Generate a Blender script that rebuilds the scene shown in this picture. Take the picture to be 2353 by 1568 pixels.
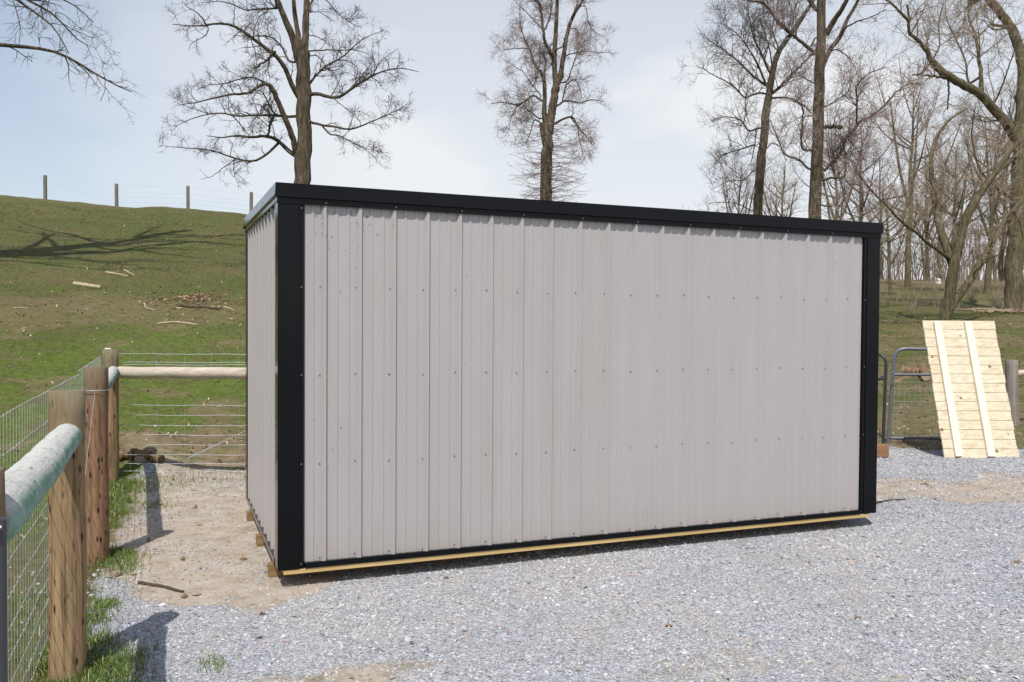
import bpy, math, random
import numpy as np
from mathutils import Vector, Matrix

random.seed(7); rng = np.random.default_rng(11)
for o in list(bpy.data.objects): bpy.data.objects.remove(o, do_unlink=True)
S = bpy.context.scene
COL = S.collection
PI = math.pi

# ------------------------------------------------------------------ camera
CAMP = np.array([-0.65026, -5.53639, 1.66765])
YAW, PIT, ROL, FPX, SHY = 0.382063, -0.0209655, 0.00631417, 1952.28, 11.296
IW, IH = 2353.0, 1568.0
FW = np.array([math.sin(YAW)*math.cos(PIT), math.cos(YAW)*math.cos(PIT), math.sin(PIT)])
R0 = np.array([math.cos(YAW), -math.sin(YAW), 0.0]); U0 = np.cross(R0, FW)
RT = R0*math.cos(ROL) + U0*math.sin(ROL); UP = -R0*math.sin(ROL) + U0*math.cos(ROL)
cd = bpy.data.cameras.new('camera'); cam = bpy.data.objects.new('camera', cd); COL.objects.link(cam)
cd.sensor_width = 36.0; cd.lens = 36.0*FPX/IW; cd.shift_y = SHY/IW
cd.clip_start = 0.05; cd.clip_end = 3000
m = Matrix.Identity(4)
for i in range(3):
    m[i][0] = RT[i]; m[i][1] = UP[i]; m[i][2] = -FW[i]; m[i][3] = CAMP[i]
cam.matrix_world = m
S.camera = cam
S.render.resolution_x = 1024; S.render.resolution_y = 682

# ------------------------------------------------------------------ sun and sky
SUN_EL = math.radians(58.0); SUN_AZ = math.atan2(-0.50, -0.86)      # direction towards the sun, azimuth from +y
sd = bpy.data.lights.new('sun', 'SUN'); sd.energy = 4.5; sd.angle = math.radians(0.55); sd.color = (1.0, 0.965, 0.91)
sun = bpy.data.objects.new('sun', sd); COL.objects.link(sun)
tosun = Vector((math.sin(SUN_AZ)*math.cos(SUN_EL), math.cos(SUN_AZ)*math.cos(SUN_EL), math.sin(SUN_EL)))
sun.rotation_euler = tosun.to_track_quat('Z', 'Y').to_euler(); sun.location = (0, 0, 30)

world = bpy.data.worlds.new('World'); S.world = world; world.use_nodes = True
nt = world.node_tree; nt.nodes.clear()
wo = nt.nodes.new('ShaderNodeOutputWorld'); bg = nt.nodes.new('ShaderNodeBackground')
sky = nt.nodes.new('ShaderNodeTexSky'); sky.sky_type = 'NISHITA'; sky.sun_disc = False
sky.sun_elevation = SUN_EL; sky.sun_rotation = SUN_AZ; sky.air_density = 1.0; sky.dust_density = 1.2; sky.altitude = 100
tc = nt.nodes.new('ShaderNodeTexCoord')
mp = nt.nodes.new('ShaderNodeMapping'); mp.inputs['Scale'].default_value = (1.0, 1.0, 2.6); mp.inputs['Rotation'].default_value = (0.1, 0.25, 0.4)
nz = nt.nodes.new('ShaderNodeTexNoise'); nz.inputs['Scale'].default_value = 1.7; nz.inputs['Detail'].default_value = 5; nz.inputs['Roughness'].default_value = 0.5
cr = nt.nodes.new('ShaderNodeValToRGB'); cr.color_ramp.elements[0].position = 0.30; cr.color_ramp.elements[1].position = 0.66
sp = nt.nodes.new('ShaderNodeSeparateXYZ')
el = nt.nodes.new('ShaderNodeMapRange'); el.interpolation_type = 'SMOOTHSTEP'
el.inputs['From Min'].default_value = 0.38; el.inputs['From Max'].default_value = 0.72; el.inputs['To Min'].default_value = 1.0; el.inputs['To Max'].default_value = 0.06
lo = nt.nodes.new('ShaderNodeMapRange'); lo.inputs['From Min'].default_value = 0.02; lo.inputs['From Max'].default_value = 0.42
lo.inputs['To Min'].default_value = 0.97; lo.inputs['To Max'].default_value = 0.62
ad = nt.nodes.new('ShaderNodeMath'); ad.operation = 'MAXIMUM'
mu = nt.nodes.new('ShaderNodeMath'); mu.operation = 'MULTIPLY'; mu.use_clamp = True
mx = nt.nodes.new('ShaderNodeMixRGB'); mx.inputs[2].default_value = (6.15, 6.3, 6.5, 1)
L = nt.links.new
L(tc.outputs['Generated'], mp.inputs['Vector']); L(mp.outputs[0], nz.inputs['Vector']); L(nz.outputs['Fac'], cr.inputs['Fac'])
L(tc.outputs['Generated'], sp.inputs[0]); L(sp.outputs['Z'], el.inputs['Value']); L(sp.outputs['Z'], lo.inputs['Value'])
L(cr.outputs['Color'], ad.inputs[0]); L(lo.outputs[0], ad.inputs[1]); L(ad.outputs[0], mu.inputs[0]); L(el.outputs[0], mu.inputs[1])
xr = nt.nodes.new('ShaderNodeMapRange'); xr.interpolation_type = 'SMOOTHSTEP'; xr.inputs['From Min'].default_value = -0.25; xr.inputs['From Max'].default_value = 0.30
xr.inputs['To Min'].default_value = 0.42; xr.inputs['To Max'].default_value = 1.0; m2 = nt.nodes.new('ShaderNodeMath'); m2.operation = 'MULTIPLY'
L(sp.outputs['X'], xr.inputs['Value']); L(xr.outputs[0], m2.inputs[0]); L(mu.outputs[0], m2.inputs[1])
L(sky.outputs['Color'], mx.inputs[1]); L(m2.outputs[0], mx.inputs[0]); L(mx.outputs[0], bg.inputs['Color'])
bg.inputs['Strength'].default_value = 0.14
L(bg.outputs[0], wo.inputs['Surface'])
S.view_settings.view_transform = 'Standard'; S.view_settings.look = 'None'
S.view_settings.exposure = 0.0; S.view_settings.gamma = 1.0; S.view_settings.use_curve_mapping = False

# ------------------------------------------------------------------ helpers
def at(u, v, d):
    """point seen at photo position u, v at forward distance d metres"""
    return CAMP + d*(FW + RT*(u-IW/2)/FPX + UP*(IH/2+SHY-v)/FPX)

def fade(t): return t*t*(3-2*t)
def hash2(ix, iy, seed):
    h = (ix.astype(np.int64)*374761393 + iy.astype(np.int64)*668265263 + seed*982451653) & 0x7fffffff
    h = ((h ^ (h >> 13))*1274126177) & 0x7fffffff
    return ((h ^ (h >> 16)) & 0xffff)/65535.0
def vnoise(x, y, seed=0):
    ix = np.floor(x); iy = np.floor(y); fx = fade(x-ix); fy = fade(y-iy)
    a = hash2(ix, iy, seed); b = hash2(ix+1, iy, seed); c = hash2(ix, iy+1, seed); d = hash2(ix+1, iy+1, seed)
    return a*(1-fx)*(1-fy)+b*fx*(1-fy)+c*(1-fx)*fy+d*fx*fy
def fbm(x, y, o=4, seed=0):
    s = 0; a = 1; t = 0
    for i in range(o):
        s = s + a*vnoise(x*2**i+17.3*i, y*2**i-9.1*i, seed+i); t += a; a *= 0.5
    return s/t
def sstep(a, b, x):
    t = np.clip((x-a)/(b-a), 0, 1); return t*t*(3-2*t)

class NT:
    def __init__(s, name):
        s.m = bpy.data.materials.new(name); s.m.use_nodes = True; s.t = s.m.node_tree
        s.b = s.t.nodes['Principled BSDF']; s.out = s.t.nodes['Material Output']
    def n(s, typ, **kw):
        x = s.t.nodes.new(typ)
        for k, v in kw.items(): setattr(x, k, v)
        return x
    def l(s, a, b): s.t.links.new(a, b)
    def obj(s): return s.n('ShaderNodeTexCoord').outputs['Object']
    def geo(s): return s.n('ShaderNodeNewGeometry')
    def mapv(s, vec, scale=(1, 1, 1), loc=(0, 0, 0), rot=(0, 0, 0)):
        x = s.n('ShaderNodeMapping'); x.inputs['Scale'].default_value = scale; x.inputs['Location'].default_value = loc
        x.inputs['Rotation'].default_value = rot
        s.l(vec, x.inputs['Vector']); return x.outputs[0]
    def noise(s, vec, scale, detail=3, rough=0.55, dist=0):
        x = s.n('ShaderNodeTexNoise'); x.inputs['Scale'].default_value = scale; x.inputs['Detail'].default_value = detail
        x.inputs['Roughness'].default_value = rough; x.inputs['Distortion'].default_value = dist
        s.l(vec, x.inputs['Vector']); return x.outputs['Fac']
    def voro(s, vec, scale, out='Color', feat='F1'):
        x = s.n('ShaderNodeTexVoronoi'); x.feature = feat; x.inputs['Scale'].default_value = scale
        s.l(vec, x.inputs['Vector']); return x.outputs[out]
    def ramp(s, fac, stops, interp='LINEAR'):
        x = s.n('ShaderNodeValToRGB'); r = x.color_ramp; r.interpolation = interp
        while len(r.elements) < len(stops): r.elements.new(0.5)
        for e, (p, c) in zip(r.elements, stops):
            e.position = p; e.color = (c, c, c, 1) if isinstance(c, (int, float)) else (*c, 1)
        s.l(fac, x.inputs['Fac']); return x.outputs['Color']
    def mix(s, fac, a, b, mode='MIX'):
        x = s.n('ShaderNodeMixRGB'); x.blend_type = mode
        for i, q in ((0, fac), (1, a), (2, b)):
            if hasattr(q, 'links') or isinstance(q, bpy.types.NodeSocket): s.l(q, x.inputs[i])
            elif i == 0: x.inputs[0].default_value = q
            else: x.inputs[i].default_value = (*q, 1) if len(q) == 3 else q
        return x.outputs[0]
    def math(s, op, a, b=0.0):
        x = s.n('ShaderNodeMath'); x.operation = op
        for i, q in ((0, a), (1, b)):
            if isinstance(q, bpy.types.NodeSocket): s.l(q, x.inputs[i])
            else: x.inputs[i].default_value = q
        return x.outputs[0]
    def attr(s, name):
        x = s.n('ShaderNodeAttribute'); x.attribute_name = name; return x.outputs['Fac']
    def bump(s, h, strength=0.5, dist=0.01, prev=None):
        x = s.n('ShaderNodeBump'); x.inputs['Strength'].default_value = strength; x.inputs['Distance'].default_value = dist
        s.l(h, x.inputs['Height'])
        if prev is not None: s.l(prev, x.inputs['Normal'])
        return x.outputs[0]
    def fin(s, col=None, rough=None, nrm=None, metal=0, spec=0.5):
        if col is not None:
            if isinstance(col, bpy.types.NodeSocket): s.l(col, s.b.inputs['Base Color'])
            else: s.b.inputs['Base Color'].default_value = (*col, 1)
        if rough is not None:
            if isinstance(rough, bpy.types.NodeSocket): s.l(rough, s.b.inputs['Roughness'])
            else: s.b.inputs['Roughness'].default_value = rough
        if nrm is not None: s.l(nrm, s.b.inputs['Normal'])
        s.b.inputs['Metallic'].default_value = metal; s.b.inputs['Specular IOR Level'].default_value = spec
        return s.m

def tag(o, label=None, cat=None, group=None, kind=None):
    if label: o['label'] = label
    if cat: o['category'] = cat
    if group: o['group'] = group
    if kind: o['kind'] = kind
    return o
def empty(name, loc, label=None, cat=None, group=None):
    o = bpy.data.objects.new(name, None); COL.objects.link(o); o.location = Vector([float(c) for c in loc]); o.empty_display_size = 0.2
    return tag(o, label, cat, group)

class MB:
    def __init__(s): s.V = []; s.F = []; s.M = []; s.n = 0; s.sm = []
    def add(s, verts, faces, mat=0, smooth=False):
        k = s.n; s.V.extend([tuple(map(float, v)) for v in verts]); s.n += len(verts)
        for f in faces: s.F.append(tuple(i+k for i in f)); s.M.append(mat); s.sm.append(smooth)
    def box(s, a, b, mat=0, rot=None, c=None, bev=0.0):
        (x0, y0, z0), (x1, y1, z1) = a, b
        if bev <= 0:
            vs = [(x0,y0,z0),(x1,y0,z0),(x1,y1,z0),(x0,y1,z0),(x0,y0,z1),(x1,y0,z1),(x1,y1,z1),(x0,y1,z1)]
            fs = [(0,3,2,1),(4,5,6,7),(0,1,5,4),(1,2,6,5),(2,3,7,6),(3,0,4,7)]
        else:
            import bmesh
            bm = bmesh.new(); bmesh.ops.create_cube(bm, size=1)
            for v in bm.verts:
                v.co = Vector(((x0+x1)/2+v.co.x*(x1-x0), (y0+y1)/2+v.co.y*(y1-y0), (z0+z1)/2+v.co.z*(z1-z0)))
            bmesh.ops.bevel(bm, geom=bm.edges[:], offset=bev, segments=2, affect='EDGES')
            bm.verts.ensure_lookup_table(); bm.verts.index_update()
            vs = [tuple(v.co) for v in bm.verts]; fs = [tuple(v.index for v in f.verts) for f in bm.faces]; bm.free()
        if rot is not None:
            c = Vector(c if c else ((x0+x1)/2,(y0+y1)/2,(z0+z1)/2))
            vs = [tuple(rot @ (Vector(v)-c) + c) for v in vs]
        s.add(vs, fs, mat)
    def tube(s, pts, rad, n=8, mat=0, cap=True, smooth=True, jit=0.0):
        pts = np.asarray(pts, float); k = len(pts)
        rad = np.full(k, rad) if np.isscalar(rad) else np.asarray(rad, float)
        tg = np.gradient(pts, axis=0); tg /= np.linalg.norm(tg, axis=1)[:, None]+1e-9
        ref = np.array([0, 0, 1.0]) if abs(tg[0][2]) < 0.9 else np.array([1.0, 0, 0])
        a = np.cross(tg[0], ref); a /= np.linalg.norm(a); V = []
        for i in range(k):
            a = a - tg[i]*(a@tg[i]); a /= np.linalg.norm(a); b = np.cross(tg[i], a)
            for j in range(n):
                th = 2*PI*j/n; rr = rad[i]*(1+jit*(random.random()-0.5))
                V.append(pts[i] + rr*(a*math.cos(th)+b*math.sin(th)))
        F = []
        for i in range(k-1):
            for j in range(n):
                F.append((i*n+j, i*n+(j+1) % n, (i+1)*n+(j+1) % n, (i+1)*n+j))
        s.add(V, F, mat, smooth)
        if cap:
            s.add(V[:n], [tuple(range(n))[::-1]], mat); s.add(V[-n:], [tuple(range(n))], mat)
    def build(s, name, mats, parent=None, loc=None):
        me = bpy.data.meshes.new(name)
        me.from_pydata(s.V, [], s.F)
        for mm in (mats if isinstance(mats, (list, tuple)) else [mats]): me.materials.append(mm)
        me.polygons.foreach_set('material_index', s.M); me.polygons.foreach_set('use_smooth', s.sm)
        me.update()
        o = bpy.data.objects.new(name, me); COL.objects.link(o)
        if parent is not None:
            o.parent = parent
            if loc is None:                                   # verts given in world coordinates
                me.transform(Matrix.Translation(-parent.location))
        if loc is not None: o.location = loc
        return o
def origin_to(o, loc):
    """moves the mesh origin of a top-level object to its base"""
    loc = Vector([float(c) for c in loc]); o.data.transform(Matrix.Translation(-loc)); o.location = loc; return o

def np_mesh(name, V, F, mat, parent=None, smooth=False, attrs=None):
    """V (n,3), F (m,k) all faces of the same size"""
    me = bpy.data.meshes.new(name); V = np.asarray(V, np.float32); F = np.asarray(F, np.int32); k = F.shape[1]
    if parent is not None: V = V - np.array(parent.location, np.float32)[None]
    me.vertices.add(len(V)); me.vertices.foreach_set('co', V.ravel())
    me.loops.add(F.size); me.loops.foreach_set('vertex_index', F.ravel())
    me.polygons.add(len(F)); me.polygons.foreach_set('loop_start', np.arange(0, F.size, k, dtype=np.int32))
    me.polygons.foreach_set('loop_total', np.full(len(F), k, np.int32))
    me.polygons.foreach_set('use_smooth', np.full(len(F), smooth, bool))
    me.materials.append(mat); me.update(calc_edges=True); me.validate()
    if attrs:
        for an, av in attrs.items():
            a = me.attributes.new(an, 'FLOAT', 'POINT'); a.data.foreach_set('value', np.asarray(av, np.float32))
    o = bpy.data.objects.new(name, me); COL.objects.link(o)
    if parent is not None: o.parent = parent
    return o

# ------------------------------------------------------------------ terrain height and zones
AZK = [-180, -60, -20, -9, 5, 14, 24, 34, 45, 54, 80, 180]
SLK = [0.02, 0.14, 0.217, 0.218, 0.212, 0.165, 0.115, 0.094, 0.089, 0.082, 0.07, 0.02]
R0K = [12, 9, 10.2, 10.6, 10.6, 11.5, 13, 14.5, 16, 16, 17, 20]
R1K = [60, 50, 50, 50, 48, 52, 70, 90, 96, 98, 90, 60]
def height(x, y):
    x = np.asarray(x, float); y = np.asarray(y, float)
    dx = x-CAMP[0]; dy = y-CAMP[1]; r = np.hypot(dx, dy); az = np.degrees(np.arctan2(dx, dy))
    s = np.interp(az, AZK, SLK); a = np.interp(az, AZK, R0K); b = np.interp(az, AZK, R1K)
    u = (r-a); u = 0.5*(u+np.sqrt(u*u+1.2))                        # soft start
    c = (b-a); w = 0.5*(u+c-np.sqrt((u-c)**2+14.0))                # soft crest
    h = s*(w+0.03) - 0.03*np.maximum(0, r-b)
    h = h - s*0.5*(-a+np.sqrt(a*a+1.2))*0
    rough = sstep(8.5, 13, r)
    h = h + rough*0.10*(fbm(x*0.55, y*0.55, 3, 5)-0.5) + rough*0.05*(fbm(x*2.2, y*2.2, 3, 9)-0.5)
    # low eroded bank along the back fence
    tb = (y-4.55+0.40*x+0.10*(fbm(x*1.6, y*0+3, 3, 21)-0.5)*2)
    mb = sstep(-2.6, -1.0, x)*(1-sstep(2.5, 4, x))
    h = h + mb*(0.17*sstep(0.0, 0.10, tb) + 0.20*np.exp(-((x+1.0)/0.5)**2-((y-4.95)/0.45)**2))
    h = h + (0.05*(fbm(x*0.9, y*0.9, 3, 31)-0.5)+0.022*(fbm(x*3.5, y*3.5, 3, 33)-0.5))*sstep(1, 3, r)*(1-0.85*sstep(-0.5, 0, x)*(1-sstep(4.9, 5.4, x))*sstep(-0.5, -0.1, y)*(1-sstep(2.6, 3, y)))
    return h
def H1(x, y): return float(height(np.array([x]), np.array([y]))[0])

def zones(x, y):
    """weights: gravel, dirt ; the rest is grass"""
    n1 = fbm(x*1.3, y*1.3, 4, 41)-0.5; n2 = fbm(x*4.0, y*4.0, 3, 51)-0.5; n3 = fbm(x*0.35, y*0.35, 3, 61)-0.5
    dx = x-CAMP[0]; dy = y-CAMP[1]; r = np.hypot(dx, dy)
    az = np.degrees(np.arctan2(dx, dy))
    a = np.interp(az, AZK, R0K)
    # yard = everything this side of the fences
    left = sstep(-1.15, -0.85, x+0.35*n1+0.22*n2)
    backL = 1-sstep(-0.10, 0.35, y-4.3+0.40*x+0.5*n1)
    backR = 1-sstep(-0.4, 0.6, y-(3.55+(x-8.5)*-0.42)+0.9*n1+0.4*n2)
    back = np.where(x < 4, backL, backR)
    yard = left*back
    # dirt areas inside the yard
    d = np.zeros_like(x)
    d = np.maximum(d, sstep(0.30, 0.62, 1.05*np.exp(-(((x+0.20)/1.0)**2+((y-2.5)/2.9)**2)**3)+0.6*n1+0.35*n2))
    d = np.maximum(d, 0.72*sstep(0.35, 0.85, 1.0*np.exp(-((x-0.15)/0.85)**2-((y+1.50)/0.30)**2)+0.7*n1+0.4*n2))
    d = np.maximum(d, 0.5*sstep(0.45, 0.8, np.exp(-((x-1.9)/0.8)**2-((y+2.0)/0.35)**2)+0.7*n1+0.3*n2))
    q = (x-6.6)*0.42+(y-1.15)                                       # band right of the shed
    d = np.maximum(d, 0.85*sstep(0.15, 0.95, sstep(4.9, 5.5, x)*np.exp(-(q/1.05)**2)+1.1*n1+0.8*n2))
    d = np.maximum(d, 0.35*sstep(0.05, 0.22, n3+0.5*n1)*sstep(0.0, 2.0, x))
    bankd = sstep(-1.9, -1.1, x)*(1-sstep(3, 5, x))*np.exp(-((y-4.95+0.40*x)/0.80)**4)*sstep(0.2, 0.7, 0.8+2.0*n1+1.0*n2)
    band = 0.45*sstep(0.32, 0.62, np.exp(-((r-19.2-2*n3)/1.5)**2)*(1-sstep(10, 18, az))+1.0*n3+1.0*n1)
    loose = 0.55*sstep(0.08, 0.26, n3*0.6+n1)*sstep(8, 11, r)*(1-sstep(18, 30, r))
    crest = 0.4*sstep(38, 47, r)*(1-sstep(12, 20, az))
    far = np.maximum(0.7*sstep(55, 88, r), 0.55*sstep(32, 42, az)*sstep(0.30, 0.62, 0.45+1.4*n3+1.2*n1))
    gate = 0.9*np.exp(-((x-9.6)/1.4)**2-((y-4.0)/0.8)**2)
    dg = np.clip(np.maximum.reduce([bankd, band, loose, crest, far, gate]), 0, 1)
    gravel = yard*(1-d)
    dirt = yard*d + (1-yard)*dg
    return gravel, dirt, yard
def lush(x, y):
    r = np.hypot(x-CAMP[0], y-CAMP[1]); n = fbm(x*0.5, y*0.5, 3, 91)-0.5
    return np.clip((1-sstep(15, 19, r+8*n))*(1-0.8*sstep(2.5, 6.5, x))*0.9*sstep(7, 9, r)+0.25*sstep(0.05, 0.2, n), 0, 1)

# ------------------------------------------------------------------ ground
def ground_mat():
    k = NT('ground_material'); P = k.obj()
    g = k.attr('gravel'); d = k.attr('dirt')
    # gravel
    vc = k.voro(P, 75.0); sepc = k.n('ShaderNodeSeparateColor'); k.l(vc, sepc.inputs[0])
    gcol = k.ramp(sepc.outputs[0], [(0.0, (0.22, 0.222, 0.24)), (0.35, (0.33, 0.333, 0.355)), (0.7, (0.40, 0.402, 0.42)), (1.0, (0.50, 0.50, 0.51))])
    tint = k.noise(P, 0.8, 4)
    gcol = k.mix(k.ramp(tint, [(0.45, 0.0), (0.7, 0.5)]), gcol, (0.36, 0.33, 0.29))
    gb = k.voro(P, 75.0, 'Distance')
    # dirt
    dn = k.noise(P, 5.0, 6, 0.65); dn2 = k.noise(P, 60, 4, 0.7)
    dcol = k.ramp(dn, [(0.30, (0.24, 0.175, 0.12)), (0.48, (0.38, 0.31, 0.24)), (0.66, (0.47, 0.42, 0.36))])
    dcol = k.mix(k.ramp(dn2, [(0.35, 0.0), (0.65, 0.5)]), dcol, (0.42, 0.37, 0.31))
    # grass
    gn = k.noise(P, 0.45, 5, 0.6); gn2 = k.noise(k.mapv(P, (1, 1, 0.3)), 9, 5, 0.7); gn3 = k.noise(P, 42, 3, 0.7)
    grc = k.ramp(gn, [(0.34, (0.082, 0.094, 0.026)), (0.48, (0.108, 0.108, 0.038)), (0.62, (0.145, 0.118, 0.060))])
    grc = k.mix(k.ramp(gn2, [(0.30, 0.0), (0.75, 0.75)]), grc, (0.070, 0.092, 0.020))
    grc = k.mix(k.ramp(gn3, [(0.52, 0.0), (0.80, 0.65)]), grc, (0.20, 0.16, 0.085))
    grc = k.mix(k.math('MULTIPLY', k.attr('lush'), k.ramp(gn2, [(0.25, 0.25), (0.6, 1.0)])), grc, (0.098, 0.140, 0.022))
    mot = k.noise(k.mapv(P, (1.0, 1.0, 1.0)), 1.9, 6, 0.72); grc = k.mix(k.ramp(mot, [(0.50, 0.0), (0.64, 0.75)]), grc, (0.118, 0.088, 0.048)); grc = k.mix(k.ramp(mot, [(0.34, 0.6), (0.46, 0.0)]), grc, (0.080, 0.118, 0.018))
    grc = k.mix(1.0, grc, k.ramp(k.noise(k.mapv(P, (1, 0.6, 1)), 13, 4, 0.75), [(0.36, (0.62, 0.64, 0.60)), (0.60, (1.08, 1.06, 1.02))]), 'MULTIPLY')
    leaf = k.ramp(dn, [(0.3, (0.125, 0.095, 0.050)), (0.55, (0.175, 0.135, 0.075)), (0.8, (0.25, 0.175, 0.11))])
    yard = k.attr('yard')
    dirt_c = k.mix(yard, leaf, dcol)
    brk = k.noise(P, 14, 5, 0.7)
    def sharp(w, lo=0.32, hi=0.58):
        s = k.math('ADD', w, k.math('MULTIPLY', k.math('SUBTRACT', brk, 0.5), 0.7))
        return k.ramp(s, [(lo, 0.0), (hi, 1.0)])
    col = k.mix(sharp(d, 0.25, 0.75), grc, dirt_c)
    col = k.mix(sharp(g), col, gcol)
    hb = k.mix(sharp(g), k.mix(sharp(d, 0.25, 0.75), k.noise(P, 30, 5, 0.8), dn2), gb)
    nb = k.bump(hb, 0.9, 0.012)
    nb = k.bump(k.noise(P, 3.0, 4, 0.6), 0.5, 0.06, nb)
    return k.fin(col, 0.95, nb, spec=0.15)
rr = np.concatenate([[0.02], np.geomspace(0.4, 3.4, 22)[:-1], np.geomspace(3.4, 130, 560), np.geomspace(140, 900, 14)])
azs = np.radians(np.concatenate([np.arange(-180, -50, 5.0), np.arange(-50, -12, 1.0), np.arange(-12, 56, 0.16), np.arange(56, 90, 1.0), np.arange(90, 180, 5.0)]))
nR, nA = len(rr), len(azs)
RR, AA = np.meshgrid(rr, azs, indexing='ij')
GX = CAMP[0]+RR*np.sin(AA); GY = CAMP[1]+RR*np.cos(AA); GZ = height(GX, GY)
ii, jj = np.meshgrid(np.arange(nR-1), np.arange(nA), indexing='ij')
j2 = (jj+1) % nA
GF = np.stack([ii*nA+jj, ii*nA+j2, (ii+1)*nA+j2, (ii+1)*nA+jj], -1).reshape(-1, 4)[:, ::-1]
gz, dz, yz = zones(GX, GY)
ground = np_mesh('ground', np.stack([GX, GY, GZ], -1).reshape(-1, 3), GF, ground_mat(), smooth=True,
                 attrs=dict(lush=lush(GX, GY).ravel(), gravel=gz.ravel(), dirt=dz.ravel(), yard=yz.ravel()))
tag(ground, kind='structure')

# ------------------------------------------------------------------ loose gravel stones (uncountable)
def isl_mat(name, stops, rough=0.8, spec=0.3, extra=None):
    k = NT(name); r = k.geo().outputs['Random Per Island']
    c = k.ramp(r, stops)
    if extra:
        P = k.geo().outputs['Position']; n1 = k.noise(P, 0.7, 4, 0.6); n2 = k.noise(P, 2.6, 4, 0.65)
        c = k.mix(k.ramp(n2, [(0.50, 0.0), (0.70, 0.7)]), c, (0.37, 0.33, 0.27)); c = k.mix(1.0, c, k.ramp(n1, [(0.35, (0.84, 0.86, 0.90)), (0.62, (1.10, 1.09, 1.06))]), 'MULTIPLY')
    return k.fin(c, rough, spec=spec)
def in_view(x, y, margin=4):
    az = np.degrees(np.arctan2(x-CAMP[0], y-CAMP[1])); return (az > -9.5-margin) & (az < 53+margin)
def scatter_polar(n, r0, r1, a0=-14, a1=57, power=1.0):
    u = rng.random(n); r = (r0**power+(r1**power-r0**power)*u)**(1/power)
    a = np.radians(rng.uniform(a0, a1, n)); return CAMP[0]+r*np.sin(a), CAMP[1]+r*np.cos(a), r
def stones(n, r0, r1, size, keep):
    x, y, r = scatter_polar(n, r0, r1, power=1.1)
    g, d, yd = zones(x, y); k = keep(x, y, g, d, yd)
    x, y, r = x[k], y[k], r[k]; n = len(x)
    sz = size*(0.40+0.60*rng.random(n)**1.3+0.9*(rng.random(n) > 0.985))*(0.8+0.045*r)
    base = np.array([[1,0,0],[0,1,0],[-1,0,0],[0,-1,0],[0,0,1],[0,0,-1]], float)
    P = base[None]*(0.65+0.7*rng.random((n, 6, 1)))+rng.normal(0, 0.18, (n, 6, 3))
    P *= (sz[:, None]*np.array([1, 0.8, 0.5])[None]*(0.7+0.6*rng.random((n, 3))))[:, None, :]
    a = rng.uniform(0, 2*PI, n); ca, sa = np.cos(a)[:, None], np.sin(a)[:, None]
    tilt = rng.normal(0, 0.35, n); ct, st = np.cos(tilt)[:, None], np.sin(tilt)[:, None]
    X, Y, Z = P[..., 0], P[..., 1], P[..., 2]
    Y, Z = Y*ct-Z*st, Y*st+Z*ct
    X, Y = X*ca-Y*sa, X*sa+Y*ca
    z = height(x, y)
    V = np.stack([X+x[:, None], Y+y[:, None], Z+z[:, None]+sz[:, None]*0.18], -1).reshape(-1, 3)
    f = np.array([[0,1,4],[1,2,4],[2,3,4],[3,0,4],[1,0,5],[2,1,5],[3,2,5],[0,3,5]])
    F = (np.arange(n)[:, None, None]*6+f[None]).reshape(-1, 3)
    return V, F
grey = [(0.0, (0.16, 0.16, 0.18)), (0.18, (0.27, 0.273, 0.295)), (0.45, (0.36, 0.364, 0.39)), (0.75, (0.44, 0.443, 0.462)), (0.94, (0.57, 0.57, 0.57)), (0.95, (0.37, 0.29, 0.20)), (0.975, (0.44, 0.30, 0.26)), (1.0, (0.58, 0.58, 0.57))]
edge = lambda x, y: 0.5*(fbm(x*7, y*7, 3, 77)-0.5)
V1, F1 = stones(290000, 3.6, 17.5, 0.0115, lambda x, y, g, d, yd: ((g+edge(x, y)+0.75*(rng.random(len(x))-0.5) > 0.42) | ((yd > 0.6) & (rng.random(len(x)) < 0.02+0.5*sstep(0.48, 0.75, fbm(x*2.2, y*2.2, 3, 88))))) & ~((x > 0.1) & (x < 4.8) & (y > 0.3) & (y < 2.6)) & (y < 4.6))
gs = np_mesh('gravel_stones', V1, F1, isl_mat('gravel_stone', grey, 0.75, 0.35, True)); tag(gs, 'loose crushed grey gravel stones covering the yard', 'gravel', kind='stuff')
tan = [(0.0, (0.26, 0.20, 0.14)), (0.4, (0.40, 0.34, 0.27)), (0.75, (0.47, 0.43, 0.38)), (1.0, (0.58, 0.57, 0.55))]
V2, F2 = stones(110000, 3.6, 15.0, 0.0075, lambda x, y, g, d, yd: (yd > 0.5) & (d > 0.35) & (rng.random(len(x)) < 0.9) & ~((x > 0.1) & (x < 4.8) & (y > 0.3) & (y < 2.6)))
ds = np_mesh('dirt_crumbs', V2, F2, isl_mat('dirt_crumb', tan, 0.9, 0.1)); tag(ds, 'small tan crumbs of soil and grit on the bare dirt', 'dirt crumbs', kind='stuff')

# ------------------------------------------------------------------ grass
def blades(x, y, h, w, lean=0.5, up=1.1):
    n = len(x); z = height(x, y)-0.004
    a = rng.uniform(0, 2*PI, n); b = rng.uniform(0, 2*PI, n); L_ = h*(0.5+0.9*rng.random(n)); ln = lean*L_*rng.random(n)
    dx, dy = np.cos(a)*w, np.sin(a)*w; lx, ly = np.cos(b)*ln, np.sin(b)*ln
    p0 = np.stack([x-dx, y-dy, z], -1); p1 = np.stack([x+dx, y+dy, z], -1)
    p2 = np.stack([x+dx*0.7+lx*0.4, y+dy*0.7+ly*0.4, z+L_*0.55*up], -1); p3 = np.stack([x-dx*0.7+lx*0.4, y-dy*0.7+ly*0.4, z+L_*0.55*up], -1)
    p4 = np.stack([x+lx, y+ly, z+L_*0.85*up], -1)
    V = np.stack([p0, p1, p2, p3, p4], 1).reshape(-1, 3); k = np.arange(n)[:, None]*5
    F = np.concatenate([k+np.array([[0, 1, 2]]), k+np.array([[0, 2, 3]]), k+np.array([[3, 2, 4]])], 0)
    return V, F
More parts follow.
